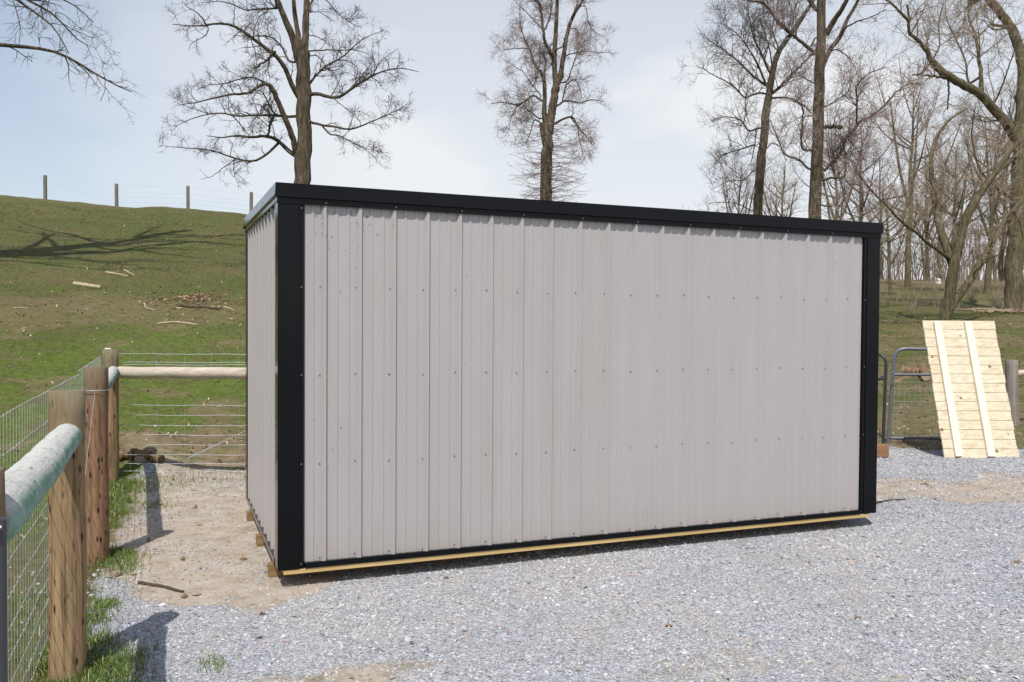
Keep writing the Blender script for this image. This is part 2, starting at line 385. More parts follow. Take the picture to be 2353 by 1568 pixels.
gst = [(0.0, (0.075, 0.092, 0.022)), (0.4, (0.098, 0.115, 0.028)), (0.7, (0.135, 0.132, 0.046)), (0.88, (0.20, 0.17, 0.08)), (1.0, (0.34, 0.28, 0.16))]
gmat = isl_mat('grass_blade', gst, 0.6, 0.25)
x, y, r = scatter_polar(520000, 8.5, 46, power=0.8)
g, d, yd = zones(x, y); k = (yd < 0.3) & (rng.random(len(x)) < (1.0-0.75*d)*(0.25+1.2*fbm(x*0.8, y*0.8, 3, 71))) & ~((x > 0) & (x < 4.9) & (y < 2.6))
x, y, r = x[k], y[k], r[k]
V, F = blades(x, y, 0.014+0.0005*r, 0.002+0.00022*r, 2.0, 0.55)
gr = np_mesh('pasture_grass', V, F, gmat); tag(gr, 'short patchy pasture grass over the slope behind the fences', 'grass', kind='stuff')
# tufts along the fence line
def tuft_pts(lst):
    X = []; Y = []
    for (cx, cy, s, n) in lst:
        n = int(n*1.0); X.append(cx-0.05+rng.normal(0, s*0.8, n)); Y.append(cy+rng.normal(0, s*1.1, n))
    return np.concatenate(X), np.concatenate(Y)
tl = [(-0.88, -1.15, .10, 500), (-0.80, -1.6, .16, 500), (-0.98, 3.1, .10, 300), (-0.90, 0.75, .07, 200), (0.1, 4.3, .3, 220), (-0.5, 4.25, .3, 260), (-0.93, -1.30, .12, 700), (-0.85, -0.95, .10, 700), (-0.90, -1.75, .12, 500), (-0.80, -1.45, .09, 600), (-0.97, -0.65, .07, 350), (-1.0, -0.2, .07, 260), (-0.98, 0.05, .06, 300),
      (-0.95, 0.95, .10, 420), (-1.0, 1.25, .08, 420), (-0.90, 1.15, .06, 180), (-1.05, 2.6, .12, 300), (-0.95, 3.6, .14, 400), (-1.0, 4.0, .15, 500), (-1.2, 3.2, .15, 300), (-0.72, 2.9, .10, 150),
      (-0.40, -1.12, .05, 70), (-1.3, -1.6, .25, 700), (-1.5, 0.0, .35, 900), (-1.5, 2.5, .35, 900), (-0.55, 3.95, .18, 200), (-1.15, -0.9, .08, 300)]
x, y = tuft_pts(tl)
V, F = blades(x, y, 0.045, 0.0026, 1.0)
gt = np_mesh('grass_tufts', V, F, isl_mat('tuft_blade', [(0.0, (0.055, 0.115, 0.016)), (0.5, (0.115, 0.19, 0.030)), (0.84, (0.17, 0.22, 0.05)), (0.9, (0.38, 0.32, 0.18)), (1.0, (0.50, 0.42, 0.27))], 0.5, 0.3))
tag(gt, 'bright green grass tufts growing along the foot of the fence', 'grass', kind='stuff')
# dry straw and leaf litter
x, y, r = scatter_polar(34000, 7.5, 42, power=0.8)
g, d, yd = zones(x, y); k = (yd < 0.4) & (rng.random(len(x)) < 0.05+0.9*d**1.3); x, y = x[k], y[k]
n = len(x); a = rng.uniform(0, PI, n); rad_ = np.hypot(x-CAMP[0], y-CAMP[1]); ll = (0.014+0.0012*rad_)*(0.3+rng.random(n)**3*1.6); ww = 0.006+0.0003*rad_; z = height(x, y)+0.012
ca, sa = np.cos(a), np.sin(a); t_ = rng.normal(0, 0.012, n)
V = np.stack([np.stack([x-ca*ll-sa*ww, y-sa*ll+ca*ww, z-t_], -1), np.stack([x-ca*ll+sa*ww, y-sa*ll-ca*ww, z-t_], -1), np.stack([x+ca*ll+sa*ww, y+sa*ll-ca*ww, z+t_], -1), np.stack([x+ca*ll-sa*ww, y+sa*ll+ca*ww, z+t_+0.006], -1)], 1).reshape(-1, 3)
lt = np_mesh('leaf_litter', V, np.arange(n*4).reshape(-1, 4), isl_mat('litter', [(0, (0.12, 0.075, 0.045)), (0.6, (0.27, 0.19, 0.12)), (0.9, (0.40, 0.31, 0.21)), (1, (0.55, 0.47, 0.36))], 0.8, 0.1))
tag(lt, 'dry leaves, straw and wood chips lying on the pasture', 'leaf litter', kind='stuff')

# ------------------------------------------------------------------ shed
ZB = 0.12; SL = 4.88; SD = 2.426; HF = 2.345+ZB; HB = 2.407+ZB
def metal_paint(name, col, rough, mott=0.04, spec=0.4):
    k = NT(name); P = k.obj()
    n1 = k.noise(k.mapv(P, (1.6, 1.6, 0.35)), 1.6, 4, 0.6); n2 = k.noise(k.mapv(P, (14, 14, 0.8)), 2, 3, 0.6)
    lo = tuple(c*(1-mott) for c in col); hi = tuple(c*(1+mott) for c in col)
    c = k.ramp(k.math('ADD', k.math('MULTIPLY', n1, 0.65), k.math('MULTIPLY', n2, 0.35)), [(0.3, lo), (0.7, hi)])
    if mott < 0.1:
        st_ = k.noise(k.mapv(P, (7, 7, 0.9)), 1.0, 5, 0.65); c = k.mix(k.ramp(st_, [(0.50, 0.0), (0.75, 0.55)]), c, tuple(q*f for q, f in zip(col, (0.97, 0.95, 0.84))))
        sz_ = k.n('ShaderNodeSeparateXYZ'); k.l(P, sz_.inputs[0]); dz_ = k.math('ADD', sz_.outputs['Z'], k.math('MULTIPLY', st_, 0.5))
        c = k.mix(k.ramp(dz_, [(0.33, 0.40), (0.62, 0.0)]), c, (0.33, 0.29, 0.24))
    nb = k.bump(k.noise(k.mapv(P, (3.0, 3.0, 0.7)), 1.0, 2, 0.4), 0.18, 0.012)
    nb = k.bump(k.noise(P, 260, 2, 0.5), 0.05, 0.0006, nb)
    return k.fin(c, k.ramp(n2, [(0.3, rough*0.9), (0.7, rough*1.15)]), nb, spec=spec)
M_panel = metal_paint('grey_panel_paint', (0.378, 0.352, 0.350), 0.30)
M_black = metal_paint('black_trim_paint', (0.0045, 0.0050, 0.0062), 0.13, 0.2, 0.17)
M_screw = NT('screw_metal').fin((0.17, 0.165, 0.165), 0.45, metal=0.3)
def wood_mat(name, c0, c1, c2, axis='x', knots=True, rough=0.75, sc=1.0):
    k = NT(name); P = k.obj()
    s = {'x': (0.5, 9, 9), 'y': (9, 0.5, 9), 'z': (9, 9, 0.5)}[axis]
    n1 = k.noise(k.mapv(P, tuple(q*sc for q in s)), 3.0, 5, 0.6, 0.6); n2 = k.noise(P, 1.7, 3)
    c = k.ramp(n1, [(0.28, c0), (0.5, c1), (0.72, c2)])
    c = k.mix(k.ramp(n2, [(0.35, 0.0), (0.7, 0.35)]), c, c0)
    rnd = k.geo().outputs['Random Per Island']
    c = k.mix(1.0, c, k.ramp(rnd, [(0, (0.74, 0.74, 0.72)), (0.5, (0.96, 0.93, 0.88)), (1, (1.10, 1.10, 1.12))]), 'MULTIPLY')
    if knots:
        vd = k.voro(k.mapv(P, (5, 5, 5)), 1.0, 'Distance'); c = k.mix(k.ramp(vd, [(0.07, 0.9), (0.14, 0.0)]), c, (0.16, 0.075, 0.03))
    return k.fin(c, rough, k.bump(n1, 0.3, 0.003), spec=0.2)
M_skid = wood_mat('skid_lumber', (0.17, 0.105, 0.045), (0.26, 0.175, 0.08), (0.34, 0.24, 0.12), 'x', False)
M_sill = wood_mat('treated_lumber', (0.42, 0.29, 0.11), (0.55, 0.40, 0.19), (0.62, 0.47, 0.26), 'x', False)

shed = empty('metal_shed', (SL/2, SD/2, 0), 'large light grey corrugated metal shed with black corner trim and roof edge', 'shed')
def rib_profile(length, first, pitch=0.2286, mirror=False):
    """list of (u, out) along the wall, major ribs with two minor ribs between"""
    ev = []; u = first
    c = first-pitch
    while c < length+pitch:
        ev += [(c-0.027, 0), (c-0.008, 0.023), (c+0.008, 0.023), (c+0.018, 0)]
        for q in (0.076, 0.152): ev += [(c+q-0.013, 0), (c+q-0.007, 0.0048), (c+q+0.008, 0.0048), (c+q+0.0115, 0)]
        c += pitch
    ev = [e for e in ev if 0.004 < e[0] < length-0.004]
    return [(0.0, ev[0][1] if ev else 0)] + ev + [(length, ev[-1][1])]
def wall(origin, along, out, length, first, ztop0, ztop1, name='wall_panel'):
    mb = MB(); pr = rib_profile(length, first); o = np.array(origin, float); a = np.array(along, float); n_ = np.array(out, float)
    V = []
    nseg = 1
    for (u, h) in pr:
        p = o+a*u+n_*h; zt = ztop0+(ztop1-ztop0)*u/length
        V += [(p[0], p[1], o[2]), (p[0], p[1], zt)]
    F = [(2*i, 2*i+2, 2*i+3, 2*i+1) for i in range(len(pr)-1)]
    mb.add(V, F); ob = mb.build(name, M_panel, shed); return ob
wall((0, 0, ZB+0.02), (1, 0, 0), (0, -1, 0), SL, 0.270, HF-0.008, HF-0.008)                 # front
wall((0, SD, ZB+0.02), (0, -1, 0), (-1, 0, 0), SD, 0.19, HB-0.008, HF-0.008)                # left side
wall((SL, 0, ZB+0.02), (0, 1, 0), (1, 0, 0), SD, 0.19, HF-0.008, HB-0.008)                  # right side
wall((SL, SD, ZB+0.02), (-1, 0, 0), (0, 1, 0), SL, 0.27, HB-0.008, HB-0.008)                # back
# corner trims: L-shaped, standing proud of the ribs, with a folded inner lip
def lprof(path, z0, z1a, z1b=None, name='corner_trim', mat=None):
    """extrudes a plan outline (closed) vertically"""
    mb = MB(); n = len(path)
    V = [(p[0], p[1], z0) for p in path]+[(p[0], p[1], z1a) for p in path]
    F = [(i, (i+1) % n, n+(i+1) % n, n+i) for i in range(n)]+[tuple(range(n))[::-1], tuple(range(n, 2*n))]
    mb.add(V, F); return mb.build(name, mat or M_black, shed)
TW = 0.145; tp = 0.026
def corner(cx, cy, sx, sy, ztop):
    """sx, sy: direction from the corner into the shed"""
    def q(a, b): return (cx+sx*a, cy+sy*b)
    P = [q(-tp, -tp), q(TW-0.036, -tp), q(TW-0.034, -tp+0.007), q(TW-0.008, -tp+0.007), q(TW, 0.000), q(TW, 0.004), q(0.004, 0.004), q(0.004, TW), q(0.000, TW), q(-tp+0.007, TW-0.008), q(-tp+0.007, TW-0.034), q(-tp, TW-0.036)]
    if sx*sy < 0: P = P[::-1]
    return lprof(P, ZB, ztop)
corner(0, 0, 1, 1, HF); corner(SL, 0, -1, 1, HF); corner(0, SD, 1, -1, HB); corner(SL, SD, -1, -1, HB)
# base trim, all round (butts between the corner trims)
def bx(name, a, b, mat, bev=0.0):
    mb = MB(); mb.box(a, b, bev=bev); return mb.build(name, mat, shed)
bx('base_trim', (TW+0.001, -0.028, ZB), (SL-TW-0.001, 0.006, ZB+0.036), M_black)
bx('base_trim', (-0.028, TW+0.001, ZB), (0.006, SD-TW-0.001, ZB+0.036), M_black)
bx('base_trim', (SL-0.006, TW+0.001, ZB), (SL+0.028, SD-TW-0.001, ZB+0.036), M_black)
bx('base_trim', (TW+0.001, SD-0.006, ZB), (SL-TW-0.001, SD+0.028, ZB+0.036), M_black)
# wooden floor frame and runners under the metal
bx('sill_board', (0.012, -0.022, ZB-0.030), (SL-0.05, 0.10, ZB-0.002), M_sill)
bx('floor_deck', (0.012, 0.13, ZB-0.030), (SL-0.02, SD-0.01, ZB-0.003), M_skid)
for yy in (0.26, 1.10, 1.98, 2.30):
    bx('skid', (-0.048 if yy < 2.1 else 0.02, yy, -0.015), (SL-0.25, yy+0.095, ZB-0.036), M_skid, 0.004)
# fascia: outer band + underside lip, front and back level, sides sloping
def fascia(p0, p1, out, zt0, zt1, hh=0.088, oh=0.045):
    p0 = np.array(p0, float); p1 = np.array(p1, float); n_ = np.array(out, float); mb = MB()
    prof = [(oh-0.005, 0.0), (oh, -hh), (oh-0.012, -hh-0.004), (0.031, -hh+0.006), (0.031, -hh-0.038), (0.027, -hh-0.040), (0.0, -hh-0.034), (0.0, 0.0)]
    V = []
    for p, zt, sgn in ((p0, zt0, -1), (p1, zt1, 1)):
        a = (p1-p0)/np.linalg.norm(p1-p0)
        for (o_, dz_) in prof:
            q = p+n_*o_+a*sgn*o_*1.0
            V.append((q[0], q[1], zt+dz_))
    n = len(prof); F = [(i, (i+1) % n, n+(i+1) % n, n+i) for i in range(n)]+[tuple(range(n))[::-1], tuple(range(n, 2*n))]
    mb.add(V, F)
    import bmesh
    o = mb.build('fascia', M_black, shed)
    bm = bmesh.new(); bm.from_mesh(o.data); bmesh.ops.recalc_face_normals(bm, faces=bm.faces); bm.to_mesh(o.data); bm.free()
    return o
ZT = HF+0.106; ZTB = HB+0.106
fascia((0, 0), (SL, 0), (0, -1), ZT, ZT); fascia((0, SD), (0, 0), (-1, 0), ZTB, ZT, 0.075)
fascia((SL, 0), (SL, SD), (1, 0), ZT, ZTB, 0.075); fascia((SL, SD), (0, SD), (0, 1), ZTB, ZTB)
# roof sheet just below the band's top edge
mb = MB(); mb.add([(0.001, 0.001, ZT-0.012), (SL-0.001, 0.001, ZT-0.012), (SL-0.001, SD-0.001, ZTB-0.012), (0.001, SD-0.001, ZTB-0.012)], [(0, 1, 2, 3)])
for i in range(21):
    xx = 0.15+i*0.2286; mb.add([(xx-.02, 0.01, ZT-0.011), (xx+.02, 0.01, ZT-0.011), (xx+.02, SD-0.01, ZTB-0.011), (xx-.02, SD-0.01, ZTB-0.011), (xx-.008, 0.01, ZT+0.004), (xx+.008, 0.01, ZT+0.004), (xx+.008, SD-0.01, ZTB+0.004), (xx-.008, SD-0.01, ZTB+0.004)], [(4, 5, 6, 7), (0, 4, 7, 3), (1, 2, 6, 5), (0, 1, 5, 4)])
mb.build('roof', M_black, shed)
# screws
mb = MB()
mb.tube([(0, 0, 0), (0, -0.003, 0)], [0.0054, 0.0050], 12); mb.tube([(0, -0.003, 0), (0, -0.0055, 0)], [0.0034, 0.0030], 6)
scr_me = None
def screw(x, y, z, mat=None, side=False):
    global scr_me
    if scr_me is None:
        o = mb.build('screw', M_screw, None); scr_me = o.data
    else:
        o = bpy.data.objects.new('screw', scr_me); COL.objects.link(o)
    o.parent = shed; o.location = Vector((x, y, z))-shed.location
    if side: o.rotation_euler = (0, 0, -PI/2)
    return o
for i in range(20):
    for z_ in (0.056, 0.665, 1.238, 1.803):
        screw(0.241+0.2286*i+random.uniform(-.004, .004), -0.0005, ZB+z_+0.006*math.sin(i*1.7)+random.uniform(-.003, .003))
for z_ in (0.03, 0.67, 1.24, 1.80, 2.30): screw(0.122, -tp+0.0065, ZB+z_); 
for z_ in (0.67, 1.24, 1.80): screw(SL-0.122, -tp+0.0065, ZB+z_)
for i in range(0, 20, 2): screw(0.275+0.2286*i, -0.0312, ZT-0.112)
# mud specks on the wall near the left end
mb = MB(); rs = random.Random(5)
M_speck = NT('mud_speck').fin((0.035, 0.028, 0.024), 0.9)
sp_ = []
for _ in range(26): sp_.append((0.20+abs(rs.gauss(0, .12)), ZB+2.30-abs(rs.gauss(0, .07))))
for _ in range(12): sp_.append((0.52+rs.gauss(0, .09), ZB+2.27-abs(rs.gauss(0, .05))))
for _ in range(20): sp_.append((rs.uniform(0.17, 0.55), ZB+rs.uniform(0.3, 2.2)))
for _ in range(8): sp_.append((rs.uniform(0.7, 1.8), ZB+rs.uniform(0.9, 2.28)))
for _ in range(8): sp_.append((rs.uniform(4.2, 4.7), ZB+rs.uniform(2.0, 2.3)))
for (sx, sz) in sp_:
    q = rs.uniform(.0018, .0045); sx = min(max(sx, 0.16), 4.7)
    ph = (sx-0.270) % 0.2286; 
    oy = -0.023 if (ph < 0.024 or ph > 0.2046) else -0.0032
    vv = [(sx-q, oy, sz), (sx+q*.2, oy, sz-q*1.2), (sx+q, oy, sz+q*.2), (sx+q*.1, oy, sz+q), (sx, oy-q*.7, sz)]
    mb.add(vv, [(0, 1, 4), (1, 2, 4), (2, 3, 4), (3, 0, 4)])
spk = mb.build('mud_specks', M_speck, shed); spk['kind'] = 'stuff'

# ------------------------------------------------------------------ fences
def post_mat(name, base, dark, top, seed):
    k = NT(name); P = k.mapv(k.obj(), (1, 1, 1), (seed, seed*2, 0))
    n1 = k.noise(k.mapv(P, (22, 22, 0.9)), 2.0, 7, 0.75, 0.4); n2 = k.noise(P, 4, 4)
    c = k.ramp(n1, [(0.36, dark), (0.50, base), (0.64, tuple(min(1, q*1.35) for q in base))])
    cellv = k.voro(k.mapv(P, (26, 26, 9)), 1.0, 'Distance')
    c = k.mix(k.ramp(cellv, [(0.14, 0.9), (0.26, 0.0)]), c, tuple(q*0.2 for q in dark))          # incising marks
    sepz = k.n('ShaderNodeSeparateXYZ'); k.l(k.obj(), sepz.inputs[0])
    gt_ = k.math('ADD', sepz.outputs['Z'], k.math('ADD', k.math('MULTIPLY', n2, 0.5), k.math('MULTIPLY', k.math('SUBTRACT', n1, 0.5), 1.6)))
    c = k.mix(k.ramp(k.math('MULTIPLY', gt_, 0.5), [(0.62, 0.0), (0.78, 0.8)]), c, top)            # weathered green-grey upper end
    return k.fin(c, 0.85, k.bump(k.math('ADD', n1, k.math('MULTIPLY', cellv, 0.5)), 0.7, 0.006), spec=0.15)
M_post = post_mat('weathered_post', (0.29, 0.195, 0.105), (0.12, 0.075, 0.04), (0.17, 0.155, 0.10), 1.0)
M_post2 = post_mat('reddish_post', (0.25, 0.145, 0.085), (0.11, 0.065, 0.04), (0.16, 0.135, 0.09), 4.0)
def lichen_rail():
    k = NT('green_lichen_rail'); P = k.obj(); g = k.geo()
    n1 = k.noise(P, 9, 5, 0.7); n2 = k.noise(P, 45, 3, 0.6)
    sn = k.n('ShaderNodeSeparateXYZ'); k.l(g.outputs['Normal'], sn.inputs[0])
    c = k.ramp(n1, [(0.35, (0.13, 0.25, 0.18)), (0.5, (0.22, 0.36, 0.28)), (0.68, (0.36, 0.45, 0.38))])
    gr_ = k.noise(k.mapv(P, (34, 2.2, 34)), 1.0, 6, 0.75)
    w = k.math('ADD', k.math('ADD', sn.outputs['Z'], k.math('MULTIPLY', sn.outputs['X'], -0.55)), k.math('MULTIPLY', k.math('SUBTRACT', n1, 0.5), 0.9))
    c = k.mix(k.ramp(k.math('ADD', k.math('MULTIPLY', w, 0.5), 0.5), [(0.42, 0.0), (0.60, 1.0)]), c, (0.52, 0.52, 0.48))   # paler where the surface faces up and left
    pk = k.voro(k.mapv(P, (26, 10, 26)), 1.0, 'Distance')
    c = k.mix(k.ramp(pk, [(0.09, 0.9), (0.17, 0.0)]), c, (0.10, 0.10, 0.07))
    c = k.mix(k.ramp(n2, [(0.50, 0.0), (0.72, 0.6)]), c, (0.27, 0.27, 0.23))
    c = k.mix(k.ramp(gr_, [(0.30, 0.75), (0.44, 0.0)]), c, (0.15, 0.15, 0.115))
    return k.fin(c, 0.9, k.bump(k.math('ADD', n1, k.math('MULTIPLY', gr_, 0.8)), 0.8, 0.010), spec=0.12)
M_lichen = lichen_rail()
M_whiterail = wood_mat('bleached_rail', (0.36, 0.31, 0.25), (0.52, 0.46, 0.38), (0.62, 0.57, 0.49), 'x', False, 0.8)
M_wire = NT('galvanised_wire').fin((0.58, 0.60, 0.62), 0.42, metal=0.5)
def poly_round(base, top, r, n=20, mb=None, wob=0.012, seed=0):
    mb = mb or MB(); rs = random.Random(seed); base = np.array(base, float); top = np.array(top, float); k = 14; pts = []; rd = []
    for i in range(k):
        t = i/(k-1); pts.append(base+(top-base)*t+np.array([rs.uniform(-1, 1), rs.uniform(-1, 1), 0])*0.003); rd.append(r*(1+wob*rs.uniform(-1, 1))*(1.03-0.05*t))
    pts.append(pts[-1]+(top-base)/np.linalg.norm(top-base)*0.004); rd.append(r*0.93)
    mb.tube(pts, rd, n); return mb

def field_wire(p0, p1, zs, vstep, r=0.0016, sag=0.0, gbase=0.0, wav=0.004, jitter=0.0, ztop=None):
    """horizontal strands with knots + stay wires between two ground points"""
    mb = MB(); p0 = np.array(p0, float); p1 = np.array(p1, float); Ld = np.linalg.norm((p1-p0)[:2]); a = (p1-p0)/Ld
    nseg = int(Ld/0.08)+2
    for z in zs:
        ts = np.linspace(0, Ld, nseg)
        pts = [(*(p0+a*t)[:2], gbase+z+wav*math.sin(t*7+z*9)+wav*random.uniform(-1, 1)) for t in ts]
        mb.tube(pts, r, 4, cap=False)
    ns = int(Ld/vstep)
    for i in range(ns+1):
        t = (i+0.5)*Ld/(ns+1); q = p0+a*t; k = len(zs)
        pts = [(q[0]+jitter*random.uniform(-1, 1), q[1]+jitter*random.uniform(-1, 1), gbase+z) for z in zs]
        mb.tube(pts, r*(0.8 if vstep < 0.2 else 0.4), 3, cap=False)
        for z in zs:                                                   # knots
            mb.tube([(q[0]-a[0]*.006, q[1]-a[1]*.006, gbase+z-0.003), (q[0]+a[0]*.006, q[1]+a[1]*.006, gbase+z+0.003)], r*2.1, 4)
    return mb
P1 = (-1.11, -1.01); P2 = (-1.14, 1.10); P3 = (-1.235, 4.23); P0 = (-1.137, -3.0)
fl = empty('wire_fence', (P2[0], P2[1], 0), 'wire mesh fence on round wooden posts running away at the left edge', 'fence')
poly_round((*P1, -0.1), (P1[0], P1[1], 1.354), 0.080, 24, seed=1).build('post', M_post, fl)['label'] = 'thickest tan post nearest the camera'
poly_round((*P2, -0.1), (P2[0], P2[1], 1.371), 0.080, 22, seed=2).build('post', M_post2, fl)['label'] = 'reddish brown middle post'
poly_round((*P3, -0.1), (P3[0], P3[1], 1.418), 0.081, 20, seed=3).build('post', M_post, fl)['label'] = 'farthest corner post where two fences meet'
poly_round((*P0, -0.1), (P0[0], P0[1], 1.290), 0.085, 20, seed=4).build('post', M_post2, fl)
def rail(p0, p1, r0, r1, mat, parent, seed=0, bend=0.01):
    rs = random.Random(seed); p0 = np.array(p0); p1 = np.array(p1); k = 22; pts = []; rd = []
    for i in range(k):
        t = i/(k-1); pts.append(p0+(p1-p0)*t+np.array([rs.uniform(-1, 1), rs.uniform(-1, 1), rs.uniform(-1, 1)])*0.003+np.array([0, 0, -bend*math.sin(PI*t)])); rd.append((r0+(r1-r0)*t)*(1+0.02*rs.uniform(-1, 1)))
    mb = MB(); e = (p1-p0)/np.linalg.norm(p1-p0)
    pts = [pts[0]-e*0.02]+pts+[pts[-1]+e*0.012]; rd = [rd[0]*0.8]+rd+[rd[-1]*0.86]
    mb.tube(pts, rd, 20); return mb.build('rail', mat, parent)
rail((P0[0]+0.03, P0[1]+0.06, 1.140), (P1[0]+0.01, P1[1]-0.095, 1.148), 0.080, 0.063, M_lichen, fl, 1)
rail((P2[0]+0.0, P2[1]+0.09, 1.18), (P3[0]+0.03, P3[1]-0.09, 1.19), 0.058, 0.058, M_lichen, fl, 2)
rows = [0.05, 0.14, 0.24, 0.35, 0.47, 0.60, 0.74, 0.88, 1.02, 1.17, 1.325]
off = -0.105
field_wire((P0[0]+off, P0[1]-0.4, 0), (P2[0]+off, P2[1], 0), rows, 0.075, 0.0012).build('wire_mesh', M_wire, fl)
field_wire((P2[0]+off, P2[1], 0), (P3[0]+off+0.02, P3[1], 0), [q*1.02 for q in rows], 0.075, 0.0012).build('wire_mesh', M_wire, fl)
mb = MB(); mb.tube([(P1[0]-0.02, P1[1]+0.1, 0.12), (P2[0], P2[1]-0.09, 1.20)], 0.0013, 5); mb.tube([(P1[0]+0.02, P1[1]+0.1, 1.0), (P2[0], P2[1]-0.09, 0.1)], 0.0013, 5)
for i in range(14):
    th = PI*0.95+i*PI*1.15/13
    if i: mb.tube([pv, (P2[0]+0.093*math.cos(th), P2[1]+0.093*math.sin(th), 1.215)], 0.0022, 4)
    pv = (P2[0]+0.093*math.cos(th), P2[1]+0.093*math.sin(th), 1.215)
mb.build('brace_wire', M_wire, fl)
# white tag on top of the corner post
mb = MB(); mb.box((P3[0]-0.05, P3[1]-0.06, 1.420), (P3[0]+0.01, P3[1]-0.02, 1.435), bev=0.004)
mb.build('insulator_cap', NT('white_plastic').fin((0.8, 0.8, 0.78), 0.4), fl)

fb = empty('rail_fence', (0.3, 3.7, 0), 'bleached round rail and wire strands between the corner post and the shed', 'fence')
E1 = (3.1, 2.62)
rail((P3[0]+0.085, P3[1]-0.03, 1.178), (E1[0], E1[1], 1.178), 0.062, 0.062, M_whiterail, fb, 5, 0.0)
dirb = (np.array(E1)-np.array(P3)); dirb /= np.linalg.norm(dirb)
zrow = [0.13, 0.21, 0.305, 0.41, 0.515, 0.615, 0.725, 0.83, 1.258, 1.285, 1.372]
w0 = np.array([P3[0]+0.05, P3[1]+0.09, 0]); w1 = np.array([E1[0], E1[1]+0.12, 0])
field_wire(w0, w1, zrow, 0.30, 0.0022, gbase=0.0, wav=0.003).build('wire_mesh', M_wire, fb)
mb = MB(); a_ = at(350, 1092, 9.7); b_ = at(566, 990, 9.0); c_ = b_+(b_-a_)*1.2
for s_ in (0, 1):
    mb.tube([a_+np.array([0, 0, 0.006*s_]), (a_+b_)/2+np.array([0, 0, -0.012*s_+0.006]), b_+np.array([0, 0, 0.004*s_]), c_], 0.0036, 5)
mb.build('brace_wire', M_wire, fb)

# metal gate at the left edge (only its stile and pins show)
M_gate = NT('dark_gate_paint').fin((0.045, 0.047, 0.052), 0.45)
gp = at(-4, 1300, 2.05)
gl = empty('tube_gate', (gp[0], gp[1], 0), 'dark metal gate stile standing at the left edge in front of green rail', 'gate')
mb = MB(); mb.tube([(gp[0], gp[1], 0.02), (gp[0], gp[1], 1.20)], 0.019, 14); mb.build('stile', M_gate, gl)
mb = MB(); mb.tube([(gp[0]+0.012, gp[1]-0.03, 1.185), (gp[0]-0.02, gp[1]-0.035, 1.185), (gp[0]-0.02, gp[1]-0.02, 0.2)], 0.008, 10); mb.build('hinge_pin', NT('bare_steel').fin((0.35, 0.35, 0.37), 0.35, metal=0.9), gl)
mb = MB()
for z_ in (0.15, 0.45, 0.75, 1.15): mb.tube([(gp[0], gp[1], z_), (gp[0]-1.6, gp[1]-0.9, z_)], 0.017, 12)
mb.build('bars', M_gate, gl)

# hilltop fence: posts standing along the crest with thin strands
M_hpost = wood_mat('grey_post', (0.13, 0.115, 0.095), (0.20, 0.175, 0.145), (0.26, 0.235, 0.20), 'z', False)
hp = []
for (u, v0, v1) in ((-60, 435, 390), (104, 446, 400), (268, 461, 414), (432, 474, 433), (577, 488, 446), (735, 505, 465)):
    best = None
    for dd in np.arange(38, 62, 0.1):                                # walk along the sight line to the crest
        q = at(u, v0, dd); hgt = H1(q[0], q[1]); 
        if best is None or hgt/dd-0 > best[0]: best = (hgt/dd, q, hgt, dd)
    _, q, hgt, dd = best; hp.append((q[0], q[1], hgt, (v1, v0, dd)))
hf = empty('hilltop_fence', (hp[2][0], hp[2][1], hp[2][2]), 'far fence of thin grey posts along the crest of the green hill', 'fence')
for (x_, y_, z_, _) in hp:
    poly_round((x_, y_, z_-0.2), (x_+random.uniform(-.03, .03), y_, z_+1.17+random.uniform(-.04, .04)), 0.088, 10, seed=int(x_*10)).build('post', M_hpost, hf)
mb = MB()
for z_ in (0.25, 0.5, 0.75, 1.08):
    for i in range(len(hp)-1):
        a_ = np.array(hp[i][:3]); b_ = np.array(hp[i+1][:3]); mb.tube([a_+[0, 0, z_], (a_+b_)/2+[0, 0, z_-0.02], b_+[0, 0, z_]], 0.0035, 4)
mb.build('wire_strand', M_wire, hf)

# ------------------------------------------------------------------ right side: leaning wooden panel, gates, post
BL = np.array([8.76, 2.65]); BR = np.array([9.68, 2.29]); 
e1 = np.array([*(BR-BL), 0.0]); wdt = np.linalg.norm(e1)*1.0; e1 /= np.linalg.norm(e1)
zb = H1(9.2, 2.45)
back = np.array([-e1[1], e1[0], 0.0])
LEAN = math.radians(19.5); e2 = back*math.sin(LEAN)+np.array([0, 0, 1.0])*math.cos(LEAN); e3 = np.cross(e1, e2)   # e3 towards the camera
if e3@(np.array([*CAMP[:2], 0])-np.array([9.2, 2.4, 0])) < 0: e3 = -e3
M_pine = wood_mat('new_pine', (0.50, 0.42, 0.28), (0.63, 0.565, 0.43), (0.71, 0.66, 0.53), 'x', True, 0.7)
M_batten = wood_mat('pale_pine', (0.66, 0.60, 0.46), (0.78, 0.73, 0.61), (0.82, 0.79, 0.69), 'z', False, 0.65)
wp = empty('wooden_panel', (9.22, 2.47, zb), 'pale new pine plank panel with two battens leaning right of the shed', 'panel')
PH = 1.925; O_ = np.array([BL[0], BL[1], zb+0.0])
def lbox(mb, u0, u1, v0, v1, w0_, w1_, shear=0.0):
    c = [O_+e1*(u+shear*v)+e2*v+e3*w for u, v, w in ((u0,v0,w0_),(u1,v0,w0_),(u1,v1,w0_),(u0,v1,w0_),(u0,v0,w1_),(u1,v0,w1_),(u1,v1,w1_),(u0,v1,w1_))]
    mb.add(c, [(0,3,2,1),(4,5,6,7),(0,1,5,4),(1,2,6,5),(2,3,7,6),(3,0,4,7)])
nb_ = 15; hh_ = PH/nb_
for i in range(nb_):
    mb = MB(); j0 = random.uniform(-.006, .006); j1 = random.uniform(-.008, .008)
    lbox(mb, j0, wdt+j1, i*hh_+0.003, (i+1)*hh_-0.003, -0.022-random.uniform(0, .003), 0.0-random.uniform(0, .003)); mb.build('plank', M_pine, wp)
